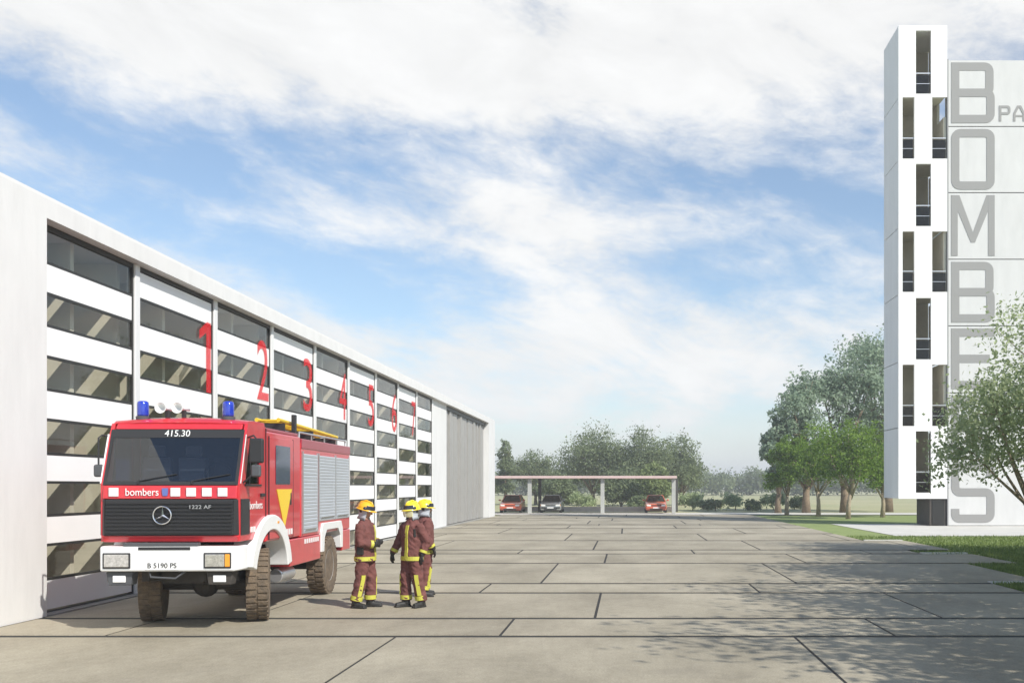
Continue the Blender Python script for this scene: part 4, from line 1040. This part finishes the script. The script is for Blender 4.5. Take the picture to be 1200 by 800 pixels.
    for i in range(2):
        for k in range(12): fs += [(i * 13 + k, i * 13 + k + 1, (i + 1) * 13 + k + 1, (i + 1) * 13 + k), (39 + i * 13 + k, 39 + (i + 1) * 13 + k, 39 + (i + 1) * 13 + k + 1, 39 + i * 13 + k + 1)]
    vi.add(vs, fs); vi.build('goggles', m_strap, hel, smooth=True)
    nf = MB(); r3 = []
    for z, kx, ky in ((.04, .105, .130), (-.03, .092, .118), (-.09, .086, .105), (-.145, .115, .125)):
        r3.append([hp(kx * math.cos(R(-8 + 196 * k / 16)), .005 + ky * math.sin(R(-35 + 250 * k / 16)), z) for k in range(17)])
    vs = [v for r in r3 for v in r]; vs2 = [T @ ((T.inverted() @ (V(v) - hc)) * .94) + hc for v in vs]; m = len(vs); fs = []
    for i in range(3):
        for k in range(16): f = (i * 17 + k, i * 17 + k + 1, (i + 1) * 17 + k + 1, (i + 1) * 17 + k); fs += [f, tuple(m + q_ for q_ in reversed(f))]
    for k in range(16): fs.append((51 + k, 51 + k + 1, m + 51 + k + 1, m + 51 + k))
    nf.add(vs + vs2, fs); nf.build('neck_cloth', m_flap, hel, smooth=True)
    if visor:
        fv = MB(); r4 = [[hp(.132 * k_ * math.cos(R(205 + 130 * k / 12)), .01 + .165 * k_ * math.sin(R(205 + 130 * k / 12)), z) for k in range(13)] for z, k_ in ((.05, 1), (-.02, 1.02), (-.085, .95))]
        vs = [v for r in r4 for v in r]; vs2 = [T @ ((T.inverted() @ (V(v) - hc)) * .98) + hc for v in vs]; fs = []
        for i in range(2):
            for k in range(12): f = (i * 13 + k, i * 13 + k + 1, (i + 1) * 13 + k + 1, (i + 1) * 13 + k); fs += [f, tuple(39 + q_ for q_ in reversed(f))]
        fv.add(vs + vs2, fs); fv.build('face_shield', film('clear shield', (.75, .72, .45), .45), hel, smooth=True)
    return p
def stand(dx=.11, f=0.0, b=0.0):
    return [((-.10, 0, .90), (-dx - .01, -.02 + f * .5, .50), (-dx - .02, .02 + f, .10), Vector((-.22, -1, 0)).normalized()),
            ((.10, 0, .90), (dx + .01, -.02 + b * .5, .50), (dx + .02, .02 + b, .10), Vector((.22, -1, 0)).normalized())]
pa = at(428, 711.5); pb = at(483, 711); pc = at(498, 698)
person(pa, R(82), 'firefighter in amber helmet facing right with both hands held at the waist', stand(.10, .10, -.06),
       [((-.205, .0, 1.40), (-.27, -.02, 1.12), (-.07, -.235, 1.09), (1, -.15, -.1)), ((.205, .0, 1.40), (.28, .0, 1.12), (.08, -.225, 1.13), (-1, -.2, .05))], m_helo, R(14))
person(pb, R(-42), 'firefighter in lemon helmet facing left with one gloved arm hanging down', stand(.11, -.05, .08),
       [((-.205, .0, 1.40), (-.33, -.03, 1.15), (-.41, -.12, .90), (-.12, -.1, -1)), ((.205, .0, 1.40), (.28, .10, 1.13), (.25, .02, .90), (-.1, -.3, -1))], m_hely, R(6), True)
person(pc, R(115), 'firefighter in yellow helmet standing mostly hidden behind his colleague, turned away', stand(.11, .05, -.05),
       [((-.205, .0, 1.40), (-.29, .04, 1.13), (-.27, -.10, .90), (0, -.3, -1)), ((.205, .0, 1.40), (.29, .04, 1.13), (.27, -.10, .90), (0, -.3, -1))], m_hely, R(4))

# ------------------------------------------------------------------ air
hm = bpy.data.materials.new('haze'); hm.use_nodes = True; t = hm.node_tree; t.nodes.clear()
pv = t.nodes.new('ShaderNodeVolumePrincipled'); pv.inputs['Density'].default_value = .0012; pv.inputs['Color'].default_value = (.96, .98, 1, 1)
ho = t.nodes.new('ShaderNodeOutputMaterial'); t.links.new(pv.outputs[0], ho.inputs['Volume'])
tag(MB().box(-1900, 1900, -400, 3200, -1.1, 28.6).build('haze', hm), 'thin summer haze hanging over the yard and fields', 'haze', kind='stuff')
